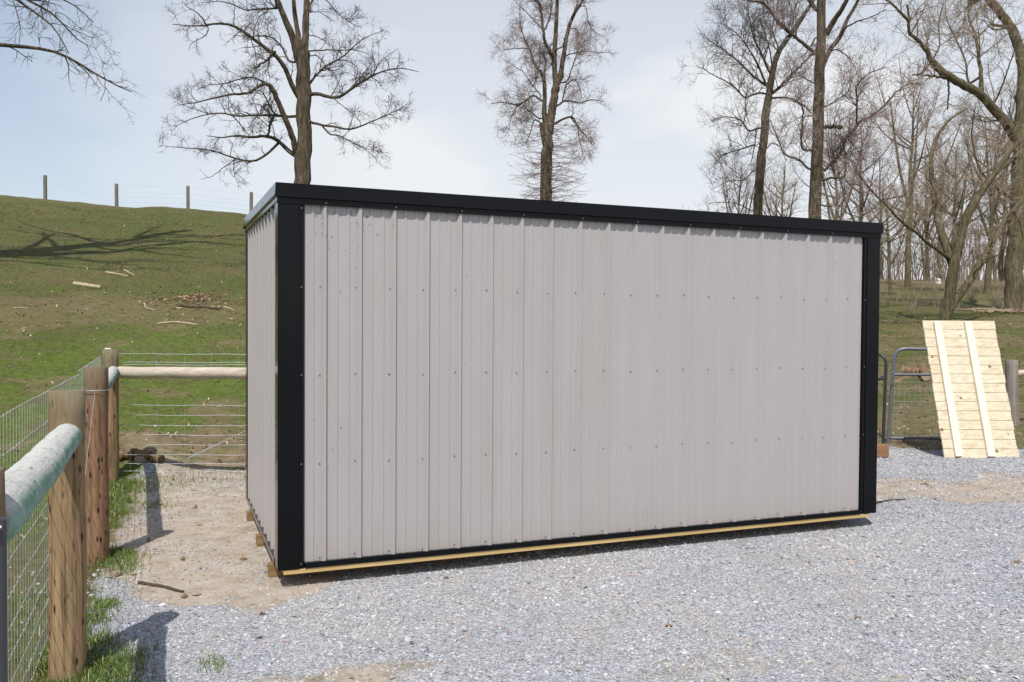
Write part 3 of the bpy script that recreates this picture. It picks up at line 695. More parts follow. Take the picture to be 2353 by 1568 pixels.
for u_, v1_ in ((0.135, PH*0.985), (0.56, PH*0.985)):
    mb = MB(); lbox(mb, u_, u_+0.095, 0.02, v1_, 0.001, 0.040); mb.build('batten', M_batten, wp)
mb = MB(); lbox(mb, 0.075, 0.13, 0.0, 0.02, 0.0, 0.01)

M_gtube = NT('grey_gate_tube').fin((0.15, 0.155, 0.18), 0.38, metal=0.3)
M_dtube = NT('dark_gate_tube').fin((0.035, 0.037, 0.042), 0.4, metal=0.2)
def rounded(pts, rad=0.12, n=6):
    out = [np.array(pts[0])]
    for i in range(1, len(pts)-1):
        p, a, b = np.array(pts[i]), np.array(pts[i-1]), np.array(pts[i+1]); da = (a-p)/np.linalg.norm(a-p); db = (b-p)/np.linalg.norm(b-p)
        for t in np.linspace(0, 1, n): out.append((1-t)**2*(p+da*rad)+2*t*(1-t)*p+t*t*(p+db*rad))
    out.append(np.array(pts[-1])); return out
DG = 12.6
ga = lambda u, v, d=DG: at(u, v, d)
g1 = empty('pipe_gate', (ga(2120, 1030)[0], ga(2120, 1030)[1], H1(*ga(2120, 1030)[:2])), 'grey pipe gate with wire mesh partly behind the leaning plank panel', 'gate')
mb = MB(); mb.tube(rounded([ga(2040, 1020), ga(2056, 801), ga(2262, 806, 12.4)], 0.17), 0.024, 10); mb.build('frame', M_gtube, g1)
mb = MB(); mb.tube([ga(2050, 861), ga(2262, 862, 12.4)], 0.021, 10); mb.build('crossbar', M_gtube, g1)
mb = MB(); mb.tube([ga(2046, 1007), ga(2262, 1008, 12.4)], 0.023, 10); mb.build('crossbar', M_gtube, g1)
mb = MB()
for i in range(17): mb.tube([ga(2056+12*i, 862, 12.61), ga(2053+12*i, 1006, 12.61)], 0.0016, 3, cap=False)
for i in range(9): mb.tube([ga(2050, 878+15*i, 12.61), ga(2262, 878+15*i, 12.41)], 0.0016, 3, cap=False)
mb.build('wire_mesh', M_wire, g1)
g2 = empty('bent_gate', (ga(2015, 1030, 12.2)[0], ga(2015, 1030, 12.2)[1], H1(*ga(2015, 1030, 12.2)[:2])), 'dark bent pipe gate end showing just behind the shed right corner', 'gate')
mb = MB(); mb.tube(rounded([ga(1880, 812, 12.9), ga(2037, 815, 12.2), ga(2029, 1022, 12.2)], 0.15), 0.022, 10); mb.build('frame', M_dtube, g2)
mb = MB(); mb.tube([ga(1880, 874, 12.9), ga(2034, 871, 12.2)], 0.021, 10); mb.build('crossbar', M_dtube, g2)
mb = MB(); mb.tube([ga(1985, 882, 12.3), ga(2058, 854, 12.45)], 0.012, 8); mb.build('latch_chain', M_gtube, g2)
rp = at(2327, 1010, 14.3); rz = H1(rp[0], rp[1])
fr = empty('post_and_rail_fence', (rp[0], rp[1], rz), 'grey square-cut post with a pale rail at the right edge behind the panel', 'fence')
tp_ = at(2324, 828, 14.3); poly_round((rp[0], rp[1], rz-0.2), (tp_[0], tp_[1], tp_[2]), 0.098, 16, seed=9).build('post', wood_mat('old_grey_post', (0.15, 0.13, 0.11), (0.24, 0.215, 0.19), (0.33, 0.30, 0.27), 'z', False), fr)
a_ = at(2338, 858, 14.3); rail(a_, a_+np.array([2.6, -0.6, 0.02]), 0.055, 0.06, M_whiterail, fr, 8, 0)
mb = MB()
for i in range(7):
    z0_ = rz+0.2+i*0.17; mb.tube([(rp[0], rp[1]-.1, z0_), (rp[0]+2.5, rp[1]-0.7, z0_)], 0.002, 3)
mb.build('wire_strand', M_wire, fr)
# brown block at the shed's right corner, logs and sticks
def rough_box(name, c, s, mat, label, cat, rz_=0.3, group=None):
    mb = MB(); mb.box((-s[0]/2, -s[1]/2, 0), (s[0]/2, s[1]/2, s[2]), bev=min(s)*0.12)
    o = mb.build(name, mat); o.location = c; o.rotation_euler = (0.03, -0.04, rz_); return tag(o, label, cat, group)
M_block = wood_mat('brown_block', (0.20, 0.10, 0.055), (0.29, 0.165, 0.09), (0.36, 0.21, 0.12), 'x', False)
bp = (7.93, 2.93); rough_box('wood_block', (bp[0], bp[1], H1(*bp)-0.01), (0.19, 0.16, 0.17), M_block, 'small brown wooden block on the ground beside the shed right corner', 'block', -0.4)

def bark_mat(name, c0, c1, c2, sc=1.0):
    k = NT(name); P = k.obj(); n1 = k.noise(k.mapv(P, (7*sc, 7*sc, 1.1*sc)), 2.0, 7, 0.75, 0.5); n2 = k.noise(k.mapv(P, (2, 2, 0.8)), 1.2, 4)
    c = k.ramp(n1, [(0.38, c0), (0.50, c1), (0.63, c2)]); c = k.mix(k.ramp(n2, [(0.45, 0.0), (0.65, 0.45)]), c, tuple(q*0.75 for q in (c1[0]*0.9, c1[1]*1.05, c1[2]*0.8)))
    return k.fin(c, 0.92, k.bump(n1, 1.0, 0.10/sc), spec=0.1)
M_log = bark_mat('log_bark', (0.13, 0.08, 0.045), (0.27, 0.17, 0.095), (0.40, 0.27, 0.16), 2)
M_stick = bark_mat('pale_stick', (0.34, 0.26, 0.17), (0.50, 0.40, 0.28), (0.62, 0.52, 0.38), 4)
M_dstick = bark_mat('dark_stick', (0.07, 0.05, 0.035), (0.12, 0.085, 0.06), (0.20, 0.15, 0.11), 4)
M_cut = wood_mat('cut_wood', (0.30, 0.20, 0.12), (0.45, 0.33, 0.22), (0.55, 0.43, 0.30), 'x', False)
def on_ground(u, v, dmin=4, dmax=60):
    """where the sight line at u, v meets the terrain"""
    ds_ = np.linspace(dmin, dmax, 1500); pts = CAMP[None]+ds_[:, None]*(FW+RT*(u-IW/2)/FPX+UP*(IH/2+SHY-v)/FPX)[None]
    h = height(pts[:, 0], pts[:, 1]); k = np.argmax(pts[:, 2] < h); return pts[k]
def stick(name, uvs, r0, r1, mat, label, cat='fallen branch', group=None, lift=0.6, n=8):
    pts = [on_ground(*q) for q in uvs]; P = []
    for i, p in enumerate(pts): P.append([p[0], p[1], H1(p[0], p[1])+r0*lift])
    P = np.array(P); t = np.linspace(0, len(P)-1, 4*len(P)); Q = np.stack([np.interp(t, np.arange(len(P)), P[:, i]) for i in range(3)], -1)
    Q[:, :2] += rng.normal(0, r0*0.15, (len(Q), 2))
    mb = MB(); mb.tube(Q, np.linspace(r0, r1, len(Q))*(1+rng.normal(0, .06, len(Q))), n)
    o = mb.build(name, mat); origin_to(o, P.mean(0)); return tag(o, label, cat, group)
def zc(u, v): return (u/3.016*0.919, (380+v/3.016)*0.919)            # zoomed crop coordinates to photo coordinates
stick('fallen_log', [zc(565, 1010), zc(660, 1022), zc(758, 1035)], 0.06, 0.05, M_stick, 'short thick pale log lying midway up the grassy hill', 'log')
stick('fallen_branch', [zc(800, 915), zc(870, 925), zc(965, 945)], 0.03, 0.018, M_stick, 'thin pale branch below a forked stick on the hill, above the thick log')
stick('fallen_branch', [zc(935, 895), zc(975, 915), zc(1015, 940)], 0.025, 0.012, M_stick, 'short slanting pale stick right of the thin branch on the hill')
stick('fallen_branch', [zc(1190, 1305), zc(1250, 1297), zc(1330, 1292), zc(1420, 1300), zc(1490, 1315)], 0.026, 0.016, M_stick, 'long bowed pale branch on the bright grass near the shed')
stick('fallen_branch', [zc(1090, 1150), zc(1100, 1180), zc(1165, 1200)], 0.018, 0.012, M_stick, 'hooked pale stick left of the reddish brown chip pile')
stick('fallen_branch', [zc(1360, 1170), zc(1450, 1178), zc(1560, 1185), zc(1660, 1195)], 0.045, 0.025, M_dstick, 'dark weathered branch along the foot of the chip pile')
stick('fallen_branch', [zc(110, 1183), zc(160, 1184), zc(215, 1188)], 0.016, 0.01, M_stick, 'small straight pale stick at the left edge of the hill')
stick('fallen_branch', [zc(1690, 1175), zc(1730, 1185), zc(1770, 1200)], 0.018, 0.012, M_stick, 'short pale stick right of the chip pile, nearest the shed')
stick('fallen_branch', [(318, 1342), (370, 1353), (420, 1366)], 0.013, 0.008, M_dstick, 'thin dark stick on the dirt between the fence and the shed')
stick('fallen_log', [(262, 1060), (300, 1056), (340, 1060), (368, 1068)], 0.075, 0.05, M_log, 'broken brown log on the dirt bank beside the corner post', 'log', n=10)
stick('fallen_branch', [(2000, 1160), (2040, 1152), (2080, 1150)], 0.012, 0.008, M_dstick, 'dark twig on the dirt at the shed right corner')
# reddish wood chip pile on the hill
c0 = on_ground(*zc(1490, 1120)); n = 420; x = c0[0]+rng.normal(0, .8, n)*rng.random(n); y = c0[1]+rng.normal(0, 1.0, n)*rng.random(n); z = height(x, y)+0.02+0.05*np.exp(-((x-c0[0])**2+(y-c0[1])**2)/.3)
D_ = rng.normal(0, 1, (n, 3)); D_ /= np.linalg.norm(D_, axis=1)[:, None]; D_[:, 2] *= .3; E_ = np.cross(D_, rng.normal(0, 1, (n, 3))); E_ /= np.linalg.norm(E_, axis=1)[:, None]
ll = rng.uniform(.015, .06, n)[:, None]; c_ = np.stack([x, y, z], -1)
V = np.stack([c_-D_*ll-E_*.012, c_-D_*ll+E_*.012, c_+D_*ll+E_*.012, c_+D_*ll-E_*.012], 1).reshape(-1, 3)
ch = np_mesh('wood_chips', V, np.arange(4*n).reshape(-1, 4), isl_mat('chips', [(0, (0.16, 0.10, 0.06)), (0.5, (0.27, 0.17, 0.11)), (1, (0.48, 0.36, 0.25))], 0.8, 0.1)); tag(ch, 'reddish bark and wood chips scattered in a pile on the hill', 'wood chips', kind='stuff')
# lumps of soil and dead leaves strewn over the yard
x, y, r = scatter_polar(900, 3.7, 15); g, d, yd = zones(x, y)
k = (yd > 0.5) & (rng.random(900) < 0.10+0.7*d) & ~((x > -0.1) & (x < 5.0) & (y > -0.15) & (y < 2.6)); x, y, r = x[k], y[k], r[k]; n = len(x)
base = np.array([[1,0,0],[0,1,0],[-1,0,0],[0,-1,0],[0,0,.6],[0,0,-.4]], float); q_ = (0.008+0.022*rng.random(n)**2.5)[:, None, None]
P = base[None]*(0.5+rng.random((n, 6, 1)))*q_+rng.normal(0, .15, (n, 6, 3))*q_; V = (P+np.stack([x, y, height(x, y)+0.008], -1)[:, None]).reshape(-1, 3)
F = (np.arange(n)[:, None, None]*6+np.array([[0,1,4],[1,2,4],[2,3,4],[3,0,4],[1,0,5],[2,1,5],[3,2,5],[0,3,5]])[None]).reshape(-1, 3)
cl = np_mesh('soil_clods', V, F, isl_mat('soil_clod', [(0, (0.13, 0.09, 0.055)), (0.6, (0.26, 0.19, 0.13)), (1, (0.38, 0.30, 0.22))], 0.95, 0.05)); tag(cl, 'scattered brown soil clods and leaf bits on the yard', 'soil clods', kind='stuff')
# rocks at the bank
def rock(u, v, s, label, mat):
    p = on_ground(u, v); import bmesh
    bm = bmesh.new(); bmesh.ops.create_icosphere(bm, subdivisions=2, radius=1)
    for q in bm.verts:
        f = 0.75+0.5*random.random()**1.5; q.co = Vector((q.co.x*s[0]*f, q.co.y*s[1]*f, q.co.z*s[2]*f))
    me = bpy.data.meshes.new('rock'); bm.to_mesh(me); bm.free(); me.materials.append(mat)
    o = bpy.data.objects.new('rock', me); COL.objects.link(o); o.location = (p[0], p[1], H1(p[0], p[1])+s[2]*0.2); return tag(o, label, 'rock')
M_rock = bark_mat('rock_face', (0.22, 0.17, 0.12), (0.34, 0.28, 0.21), (0.44, 0.38, 0.30), 6)
rock(322, 1066, (0.07, 0.06, 0.06), 'small yellowish rock on the bank under the broken brown log', M_rock)
rock(262, 1325, (0.05, 0.045, 0.035), 'small brown rock among grass tufts right of the middle post', M_rock)
# logs beyond the pipe gate
def log3(u0, v0, d0, u1, v1, d1, r, label):
    a = at(u0, v0, d0); b = at(u1, v1, d1); mb = MB(); mb.tube(np.linspace(a, b, 7), r*(1+rng.normal(0, .04, 7)), 14, cap=False)
    o_ = empty('cut_log', a, label, 'log', 'cut logs beyond the pipe gate'); mb.build('bark', M_log, o_)
    for p_, s_ in ((a, 1), (b, -1)):
        m2 = MB(); d_ = (b-a)/np.linalg.norm(b-a)*s_; m2.tube([p_-d_*0.001, p_+d_*0.01], r*0.97, 14); m2.build('cut_end', M_cut, o_)
lg = on_ground(2128, 878, 8, 40); dL = float((lg-CAMP)@FW)
log3(2128, 866, dL, 2118, 842, dL+1.6, 0.10, 'short cut log end facing the camera behind the gate crossbar')
log3(2200, 866, dL+0.6, 2075, 852, dL+1.2, 0.11, 'dark log lying crosswise behind the pipe gate')
log3(2062, 878, dL+0.2, 2095, 866, dL+0.9, 0.07, 'thin log beside the gate corner')
# dark mossy roots in front of the far trunk, small white hut far off
hu = on_ground(2156, 652, 40, 120); hh2 = H1(hu[0], hu[1])
hut = empty('white_hut', (hu[0], hu[1], hh2), 'tiny white hut far away at the edge of the woods', 'hut')
mb = MB(); mb.box((hu[0]-.15, hu[1]-.15, hh2-.1), (hu[0]+.15, hu[1]+.15, hh2+.30)); mb.build('wall', NT('white_wall').fin((0.75, 0.75, 0.72), 0.7), hut)
mb = MB(); mb.add([(hu[0]-.18, hu[1]-.18, hh2+.303), (hu[0]+.18, hu[1]-.18, hh2+.303), (hu[0]+.18, hu[1]+.18, hh2+.303), (hu[0]-.18, hu[1]+.18, hh2+.303), (hu[0]-.18, hu[1], hh2+.46), (hu[0]+.18, hu[1], hh2+.46)], [(0, 1, 5, 4), (2, 3, 4, 5), (0, 4, 3), (1, 2, 5), (0, 3, 2, 1)]); mb.build('roof', NT('pale_roof').fin((0.55, 0.55, 0.53), 0.7), hut)

# ------------------------------------------------------------------ trees
def resample(P, k):
    P = np.asarray(P, float); d = np.r_[0, np.cumsum(np.linalg.norm(np.diff(P, axis=0), axis=1))]; t = np.linspace(0, d[-1], k)
    Q = np.stack([np.interp(t, d, P[:, i]) for i in range(P.shape[1])], -1)
    for _ in range(2): Q[1:-1] = 0.25*Q[:-2]+0.5*Q[1:-1]+0.25*Q[2:]
    return Q
def tubes_np(P, R, n=3):
    """P (N,K,3), R (N,K) -> V, F quads"""
    N, K, _ = P.shape; tg = np.gradient(P, axis=1); tg /= np.linalg.norm(tg, axis=2, keepdims=True)+1e-9
    ref = np.where(np.abs(tg[:, :1, 2:3]) > 0.9, np.array([1.0, 0, 0])[None, None], np.array([0, 0, 1.0])[None, None])
    a = np.cross(tg, np.broadcast_to(ref, tg.shape)); a /= np.linalg.norm(a, axis=2, keepdims=True)+1e-9; b = np.cross(tg, a)
    th = np.arange(n)*2*PI/n
    V = P[:, :, None]+R[:, :, None, None]*(a[:, :, None]*np.cos(th)[None, None, :, None]+b[:, :, None]*np.sin(th)[None, None, :, None])
    idx = np.arange(N*K*n).reshape(N, K, n); i0 = idx[:, :-1]; i1 = idx[:, 1:]
    F = np.stack([i0, np.roll(i0, -1, 2), np.roll(i1, -1, 2), i1], -1).reshape(-1, 4)
    return V.reshape(-1, 3), F
def norm(v): return v/(np.linalg.norm(v, axis=-1, keepdims=True)+1e-9)
def spawn(P, R, m, L0, L1, spread=0.9, up=0.25, t0=0.15, K=7, wig=0.17, rr=0.6, rmin=0.004, rmax=0.05, curl=0.08, tpow=0.8, out=None):
    """m children for every parent polyline"""
    N, Kp, _ = P.shape; ln_ = np.linalg.norm(np.diff(P, axis=1), axis=2).sum(1); pi_ = np.sort(rng.choice(N, N*m, p=ln_/ln_.sum())); n = len(pi_)
    t = (t0+(1-t0)*rng.random(n)**tpow)*(Kp-1)*0.999; k = t.astype(int); f = (t-k)[:, None]
    o = P[pi_, k]*(1-f)+P[pi_, k+1]*f; r = R[pi_, k]; tg = norm(P[pi_, k+1]-P[pi_, k])
    s = rng.normal(0, 1, (n, 3)); s = norm(s-tg*np.sum(s*tg, 1, keepdims=True))
    d = norm(tg*(1-0.45*spread)+s*spread*(0.6+0.6*rng.random((n, 1)))+np.array([0, 0, up]))
    Ln = rng.uniform(L0, L1, n)*(0.55+0.45*(1-t/(Kp-1)))
    st = (Ln/(K-1))[:, None]; pts = [o]; cur = d
    bend = rng.normal(0, curl, (n, 3))
    for i in range(K-1):
        cur = norm(cur+rng.normal(0, wig, (n, 3))*0.6+bend+np.array([0, 0, up*0.25])); pts.append(pts[-1]+cur*st)
    Q = np.stack(pts, 1); r0 = np.clip(r*rr, rmin, rmax); Rr = r0[:, None]*np.linspace(1, 0.35, K)[None]
    return Q, np.maximum(Rr, rmin*0.6)
def bark(c0, c1, c2, nm): return bark_mat(nm, c0, c1, c2)
M_bark = bark_mat('brown_bark', (0.045, 0.034, 0.024), (0.125, 0.097, 0.067), (0.235, 0.19, 0.135))
M_barkg = bark_mat('olive_bark', (0.070, 0.058, 0.034), (0.155, 0.130, 0.078), (0.26, 0.22, 0.14))
M_twig = isl_mat('dark_twig', [(0, (0.075, 0.065, 0.062)), (1, (0.16, 0.135, 0.12))], 0.9, 0.1)
M_twigp = isl_mat('budding_twig', [(0, (0.18, 0.135, 0.135)), (0.6, (0.31, 0.235, 0.225)), (1, (0.38, 0.29, 0.24))], 0.9, 0.1)  # pink of the buds, lightened to stand in for distance haze
M_twigt = isl_mat('tan_twig', [(0, (0.18, 0.14, 0.10)), (0.6, (0.31, 0.245, 0.175)), (1, (0.38, 0.30, 0.24))], 0.9, 0.1)  # tan wood, colour made paler in place of haze

def tree(name, base, trunks, limbs, levels, label, bark_m, twig_m, group=None, K=22, trunk_n=12, twigs_on_trunk=None):
    """trunks, limbs: list of (points (k,3), r0, r1)"""
    root = empty(name, base, label, 'tree', group)
    mb = MB(); TQ = [resample(P, 40) for (P, _, _) in trunks]; LQ = [resample(P, 30) for (P, _, _) in limbs]; fixed = []
    for i, (P, a_, b_) in enumerate(limbs):                      # root every limb on the wood it grows from
        others = np.concatenate(TQ+[q for j, q in enumerate(LQ) if j < i]); dd_ = np.linalg.norm(others-P[0], axis=1); k_ = int(np.argmin(dd_))
        if 0.04 < dd_[k_] < 1.3: P = np.concatenate([[others[k_]], P])
        fixed.append((P, a_, b_))
    limbs = fixed
    for (P, r0, r1) in trunks:
        Q = resample(P, 26); R_ = np.linspace(r0, r1, 26)*(1+rng.normal(0, 0.03, 26)); Q[1:-1] += rng.normal(0, r1*0.10, (24, 3))
        mb.tube(Q, R_, trunk_n, cap=False, jit=0.10)
    for (P, r0, r1) in limbs:
        Q = resample(P, K); Q[1:-1] += rng.normal(0, max(r1, .01)*0.5, (K-2, 3)); mb.tube(Q, np.linspace(r0, r1, K), 7, cap=False)
    mb.build('trunk', bark_m, root)
    LP = np.stack([resample(P, K) for (P, _, _) in limbs]); LR = np.stack([np.linspace(a, b, K) for (_, a, b) in limbs])
    Vs, Fs, off_ = [], [], 0; cur = (LP, LR)
    def put(Q, R_, n):
        nonlocal off_
        V, F = tubes_np(Q, R_, n); Vs.append(V); Fs.append(F+off_); off_ += len(V)
    for i, kw in enumerate(levels):
        kw = dict(kw); nn = kw.pop('n', 3); cur = spawn(*cur, **kw); put(*cur, nn)
    if twigs_on_trunk:
        for (Q, R_) in twigs_on_trunk: put(Q, R_, 3)
    np_mesh('crown', np.concatenate(Vs), np.concatenate(Fs), twig_m, root)
    return root
def tracer(ox, oy, sc, D0, spreadd=1.0):
    """turns traced crop coordinates into limbs with their own depth"""
    def T(pts, w0, w1, dd0=0.0, dd1=None, seed=None):
        if dd1 is None: dd1 = dd0+random.choice([-1, 1])*random.uniform(0.4, 1.6)*spreadd
        k = len(pts); out = []
        for i, (a, b) in enumerate(pts):
            t = i/max(1, k-1); d = D0+dd0+(dd1-dd0)*t; out.append(at((ox+a/sc)*0.919, (oy+b/sc)*0.919, d))
        f = 0.919/sc*D0/FPX*0.5
        return (np.array(out), w0*f, w1*f)
    return T
def basepoint(trunk):
    p = trunk[0][0]; z = H1(p[0], p[1]); return (p[0], p[1], z)
def with_base(trunk, flare=1.25):
    P, r0, r1 = trunk; p = P[0]; z = H1(p[0], p[1])-0.3
    if z < p[2]: P = np.concatenate([[[p[0], p[1], z]], P])
    return (P, r0*1.05, r1)

# tree 1, behind the shed's left end
T = tracer(400, 0, 3.267, 24.0)
tr = [with_base(T([(1160, 1560), (1170, 1350), (1180, 1100), (1178, 900), (1165, 650), (1170, 430)], 132, 112, 0, 0)),
      T([(1180, 480), (1188, 300), (1195, 100), (1205, -150), (1190, -420), (1215, -700)], 62, 26, 0, 0.3),
      T([(1130, 500), (1095, 330), (1040, 200), (965, 20), (900, -160), (850, -400)], 66, 20, 0, -0.8),
      T([(1150, 480), (1130, 280), (1105, 150), (1090, 0), (1100, -200), (1060, -460)], 50, 16, 0, 0.9),
      T([(1120, 1290), (1090, 1140), (1035, 1000), (965, 830), (905, 700)], 52, 38, 0, -0.8)]
li = [T([(905, 700), (860, 680), (800, 700), (740, 765), (640, 770), (540, 775), (340, 830), (150, 860)], 28, 5, -0.8, -2.2),
      T([(880, 690), (760, 630), (640, 650), (520, 690), (400, 690), (300, 740)], 16, 4, -0.8, 0.6),
      T([(1095, 1280), (1000, 1180), (930, 1120), (820, 1110), (730, 1130), (640, 1100), (500, 1130), (380, 1110)], 40, 5, 0, 1.4),
      T([(990, 1170), (900, 1230), (820, 1310), (740, 1325), (620, 1300), (500, 1250), (380, 1220), (240, 1215), (0, 1190)], 24, 3, 0.3, -1.2),
      T([(620, 1300), (520, 1370), (420, 1450), (330, 1465)], 9, 3, -0.4, -0.9), T([(610, 1300), (600, 1380), (610, 1450)], 8, 3, -0.4, 0.1),
      T([(1130, 960), (1000, 950), (840, 940), (700, 945), (600, 960), (540, 920), (400, 930), (250, 970), (110, 1040)], 26, 4, 0.2, -1.5),
      T([(600, 950), (680, 1050), (740, 1120)], 10, 6, -0.9, 0.9), T([(400, 930), (300, 900), (180, 860)], 8, 3, -1.2, -1.8),
      T([(1130, 830), (1095, 720), (1055, 640), (1010, 520), (940, 440), (850, 390), (740, 300), (650, 230), (560, 190), (450, 185), (380, 215), (300, 220), (100, 200)], 48, 5, 0, -2.0),
      T([(380, 215), (345, 140), (280, 90), (200, 40)], 14, 3, -1.7, -2.3), T([(400, 225), (380, 290), (260, 350), (230, 410)], 9, 3, -1.7, -1.0),
      T([(945, 440), (925, 415), (880, 490), (820, 530), (770, 560)], 22, 16, -0.8, -1.0),
      T([(1060, 530), (1010, 400), (930, 310), (850, 290), (760, 300), (600, 290)], 20, 4, 0, 1.5),
      T([(740, 310), (780, 430), (790, 530)], 10, 5, -1.2, -1.2), T([(900, 440), (880, 560), (900, 650)], 9, 5, -0.8, -0.4),
      T([(1215, 775), (1280, 750), (1350, 790), (1420, 810), (1500, 790), (1560, 720), (1640, 680), (1740, 610), (1850, 575), (1960, 550), (2120, 590)], 34, 4, 0, -1.5),
      T([(1560, 720), (1650, 620), (1740, 500), (1730, 400)], 13, 4, -0.7, 0.6), T([(1740, 610), (1800, 500), (1940, 400)], 9, 3, -1.0, -1.8),
      T([(1420, 810), (1500, 870), (1600, 960)], 9, 3, -0.5, -1.2),
      T([(1205, 720), (1250, 640), (1310, 580), (1380, 520), (1470, 490), (1560, 400), (1680, 300), (1830, 250)], 24, 4, 0, 1.6),
      T([(1470, 490), (1550, 500), (1620, 560), (1600, 650)], 9, 4, 0.8, 1.2),
      T([(1190, 980), (1300, 1020), (1450, 1040), (1540, 1065), (1650, 1030), (1760, 980), (1880, 930), (2000, 870)], 24, 4, 0, -1.3),
      T([(1320, 1020), (1390, 1110), (1450, 1100), (1560, 1160), (1680, 1220), (1800, 1330)], 14, 3, -0.2, 1.0), T([(1560, 1160), (1700, 1220), (1800, 1240)], 7, 3, 0.3, 0.8),
      T([(1210, 420), (1330, 410), (1480, 410), (1600, 410), (1720, 450)], 14, 4, 0, -1.0), T([(1215, 460), (1290, 450), (1350, 540), (1430, 600), (1480, 760)], 10, 4, 0, 0.9),
      T([(1215, 290), (1290, 300), (1400, 380)], 10, 4), T([(1225, 100), (1300, 95), (1420, 175)], 10, 3), T([(1210, 60), (1290, -60), (1450, -180), (1600, -260)], 20, 4),
      T([(1350, -10), (1450, 110), (1560, 190), (1650, 235)], 10, 4, 0.5, 1.2), T([(1290, -60), (1350, -10)], 12, 10, 0, 0.5),
      T([(960, 70), (870, 70), (780, 80), (690, 90), (610, 40), (500, 10), (350, 20)], 20, 4), T([(880, 85), (800, 150), (770, 240)], 10, 3), T([(930, -60), (800, -150), (600, -220), (420, -240)], 24, 5),
      T([(970, 950), (920, 915), (880, 830), (830, 740), (780, 740)], 20, 6), T([(885, 1110), (900, 1010), (930, 960)], 18, 16, 0.5, -0.2), T([(880, 850), (830, 880), (820, 930)], 16, 8),
      T([(1190, -200), (1300, -350), (1380, -520)], 22, 6), T([(1100, -250), (1000, -420), (960, -600)], 18, 5), T([(850, -380), (700, -480), (560, -520)], 16, 4)]
lv = [dict(m=11, L0=0.2, L1=0.85, spread=0.85, up=0.20, K=7, rmin=0.007, rmax=0.018, wig=0.22), dict(m=5, L0=0.15, L1=0.48, up=0.12, K=5, rmin=0.0045, rmax=0.008, t0=0.2), dict(m=3, L0=0.12, L1=0.32, up=0.08, K=4, rmin=0.0038, rmax=0.006, t0=0.25)]
tree('bare_tree', basepoint(tr[0]), tr, li, lv, 'large spreading bare tree rising behind the left end of the shed', M_bark, M_twig)

# tree 2, tall and narrow, behind the middle of the shed
T = tracer(1150, 0, 3.016, 33.0)
tr = [with_base(T([(645, 1560), (648, 1400), (652, 1200), (662, 1000), (640, 930)], 90, 84, 0, 0)),
      T([(668, 1000), (690, 850), (712, 740), (725, 640), (760, 560)], 70, 52, 0, 0.2), T([(720, 620), (708, 450), (718, 300), (728, 150), (735, 0), (725, -250), (740, -600)], 42, 14, 0.2, 0.4),
      T([(750, 600), (778, 450), (808, 250), (850, 120), (930, 0), (990, -120), (1040, -350)], 40, 12, 0.2, 0.8),
      T([(645, 960), (636, 850), (640, 700), (636, 600), (610, 540)], 40, 26, 0, -0.3)]
li = [T([(610, 545), (560, 500), (540, 400), (480, 280), (450, 160), (455, 60)], 18, 6), T([(638, 620), (645, 450), (625, 380), (690, 420)], 12, 7), T([(700, 420), (640, 330), (622, 180), (600, 20), (520, -20)], 28, 12),
      T([(640, 230), (680, 140), (695, 20), (690, -100)], 14, 6), T([(520, 370), (460, 365), (390, 370), (300, 380)], 9, 4), T([(610, 210), (500, 90), (420, 20)], 9, 4),
      T([(702, 945), (800, 885), (855, 880), (890, 960), (960, 1040), (1000, 1100)], 20, 5), T([(890, 960), (900, 1060), (930, 1170)], 10, 4), T([(720, 810), (790, 755), (900, 780), (1000, 750), (1090, 770)], 18, 5),
      T([(770, 760), (800, 640), (860, 595), (900, 640), (918, 740)], 12, 5), T([(740, 625), (810, 620), (850, 500), (885, 400), (890, 330)], 14, 5), T([(800, 420), (880, 395), (990, 390), (1080, 400)], 10, 4),
      T([(830, 215), (880, 220), (905, 280)], 10, 4), T([(730, 375), (780, 355), (785, 290)], 12, 8), T([(950, 40), (970, 180), (1010, 240), (1080, 280)], 8, 4),
      T([(630, 770), (550, 710), (500, 760), (430, 800), (340, 770), (230, 780)], 16, 5), T([(615, 720), (540, 640), (480, 540), (400, 500)], 10, 4), T([(600, 900), (520, 830), (480, 850)], 14, 5), T([(430, 800), (380, 900), (370, 990)], 8, 3),
      T([(610, 930), (560, 900), (530, 1000), (500, 1090)], 12, 4), T([(550, 660), (590, 560), (600, 450), (590, 380)], 9, 4),
      T([(860, 100), (900, -20), (1000, -80), (1100, -90)], 14, 4), T([(600, 10), (480, -80), (360, -100)], 12, 4), T([(735, -50), (650, -160), (520, -260)], 16, 4), T([(985, -110), (1100, -200), (1160, -320)], 12, 4), T([(740, -400), (640, -480), (560, -620)], 12, 4), T([(735, -300), (830, -420), (900, -560)], 12, 4)]
ep = []
f_ = 0.919/3.016*33.0/FPX
tp0 = at((1150+648/3.016)*0.919, (1540/3.016)*0.919, 33.0); tp1 = at((1150+662/3.016)*0.919, (930/3.016)*0.919, 33.0)
ne = 230; tt = rng.random(ne); o_ = tp0[None]+(tp1-tp0)[None]*tt[:, None]; aa = rng.uniform(0, 2*PI, ne); dd = np.stack([np.cos(aa), np.sin(aa), rng.uniform(-0.12, 0.18, ne)], -1)
Ln = rng.uniform(150, 330, ne)*f_; Q = [o_]; cur = norm(dd)
for i in range(7): cur = norm(cur+rng.normal(0, 0.09, (ne, 3))); Q.append(Q[-1]+cur*(Ln/7)[:, None])
Q = np.stack(Q, 1); EP = (Q, np.broadcast_to(np.linspace(0.012, 0.005, 8)[None], (ne, 8)).copy()); ES = spawn(*EP, m=5, L0=0.2, L1=0.6, spread=0.7, up=0.05, K=4, rmin=0.004, rmax=0.006, t0=0.3)
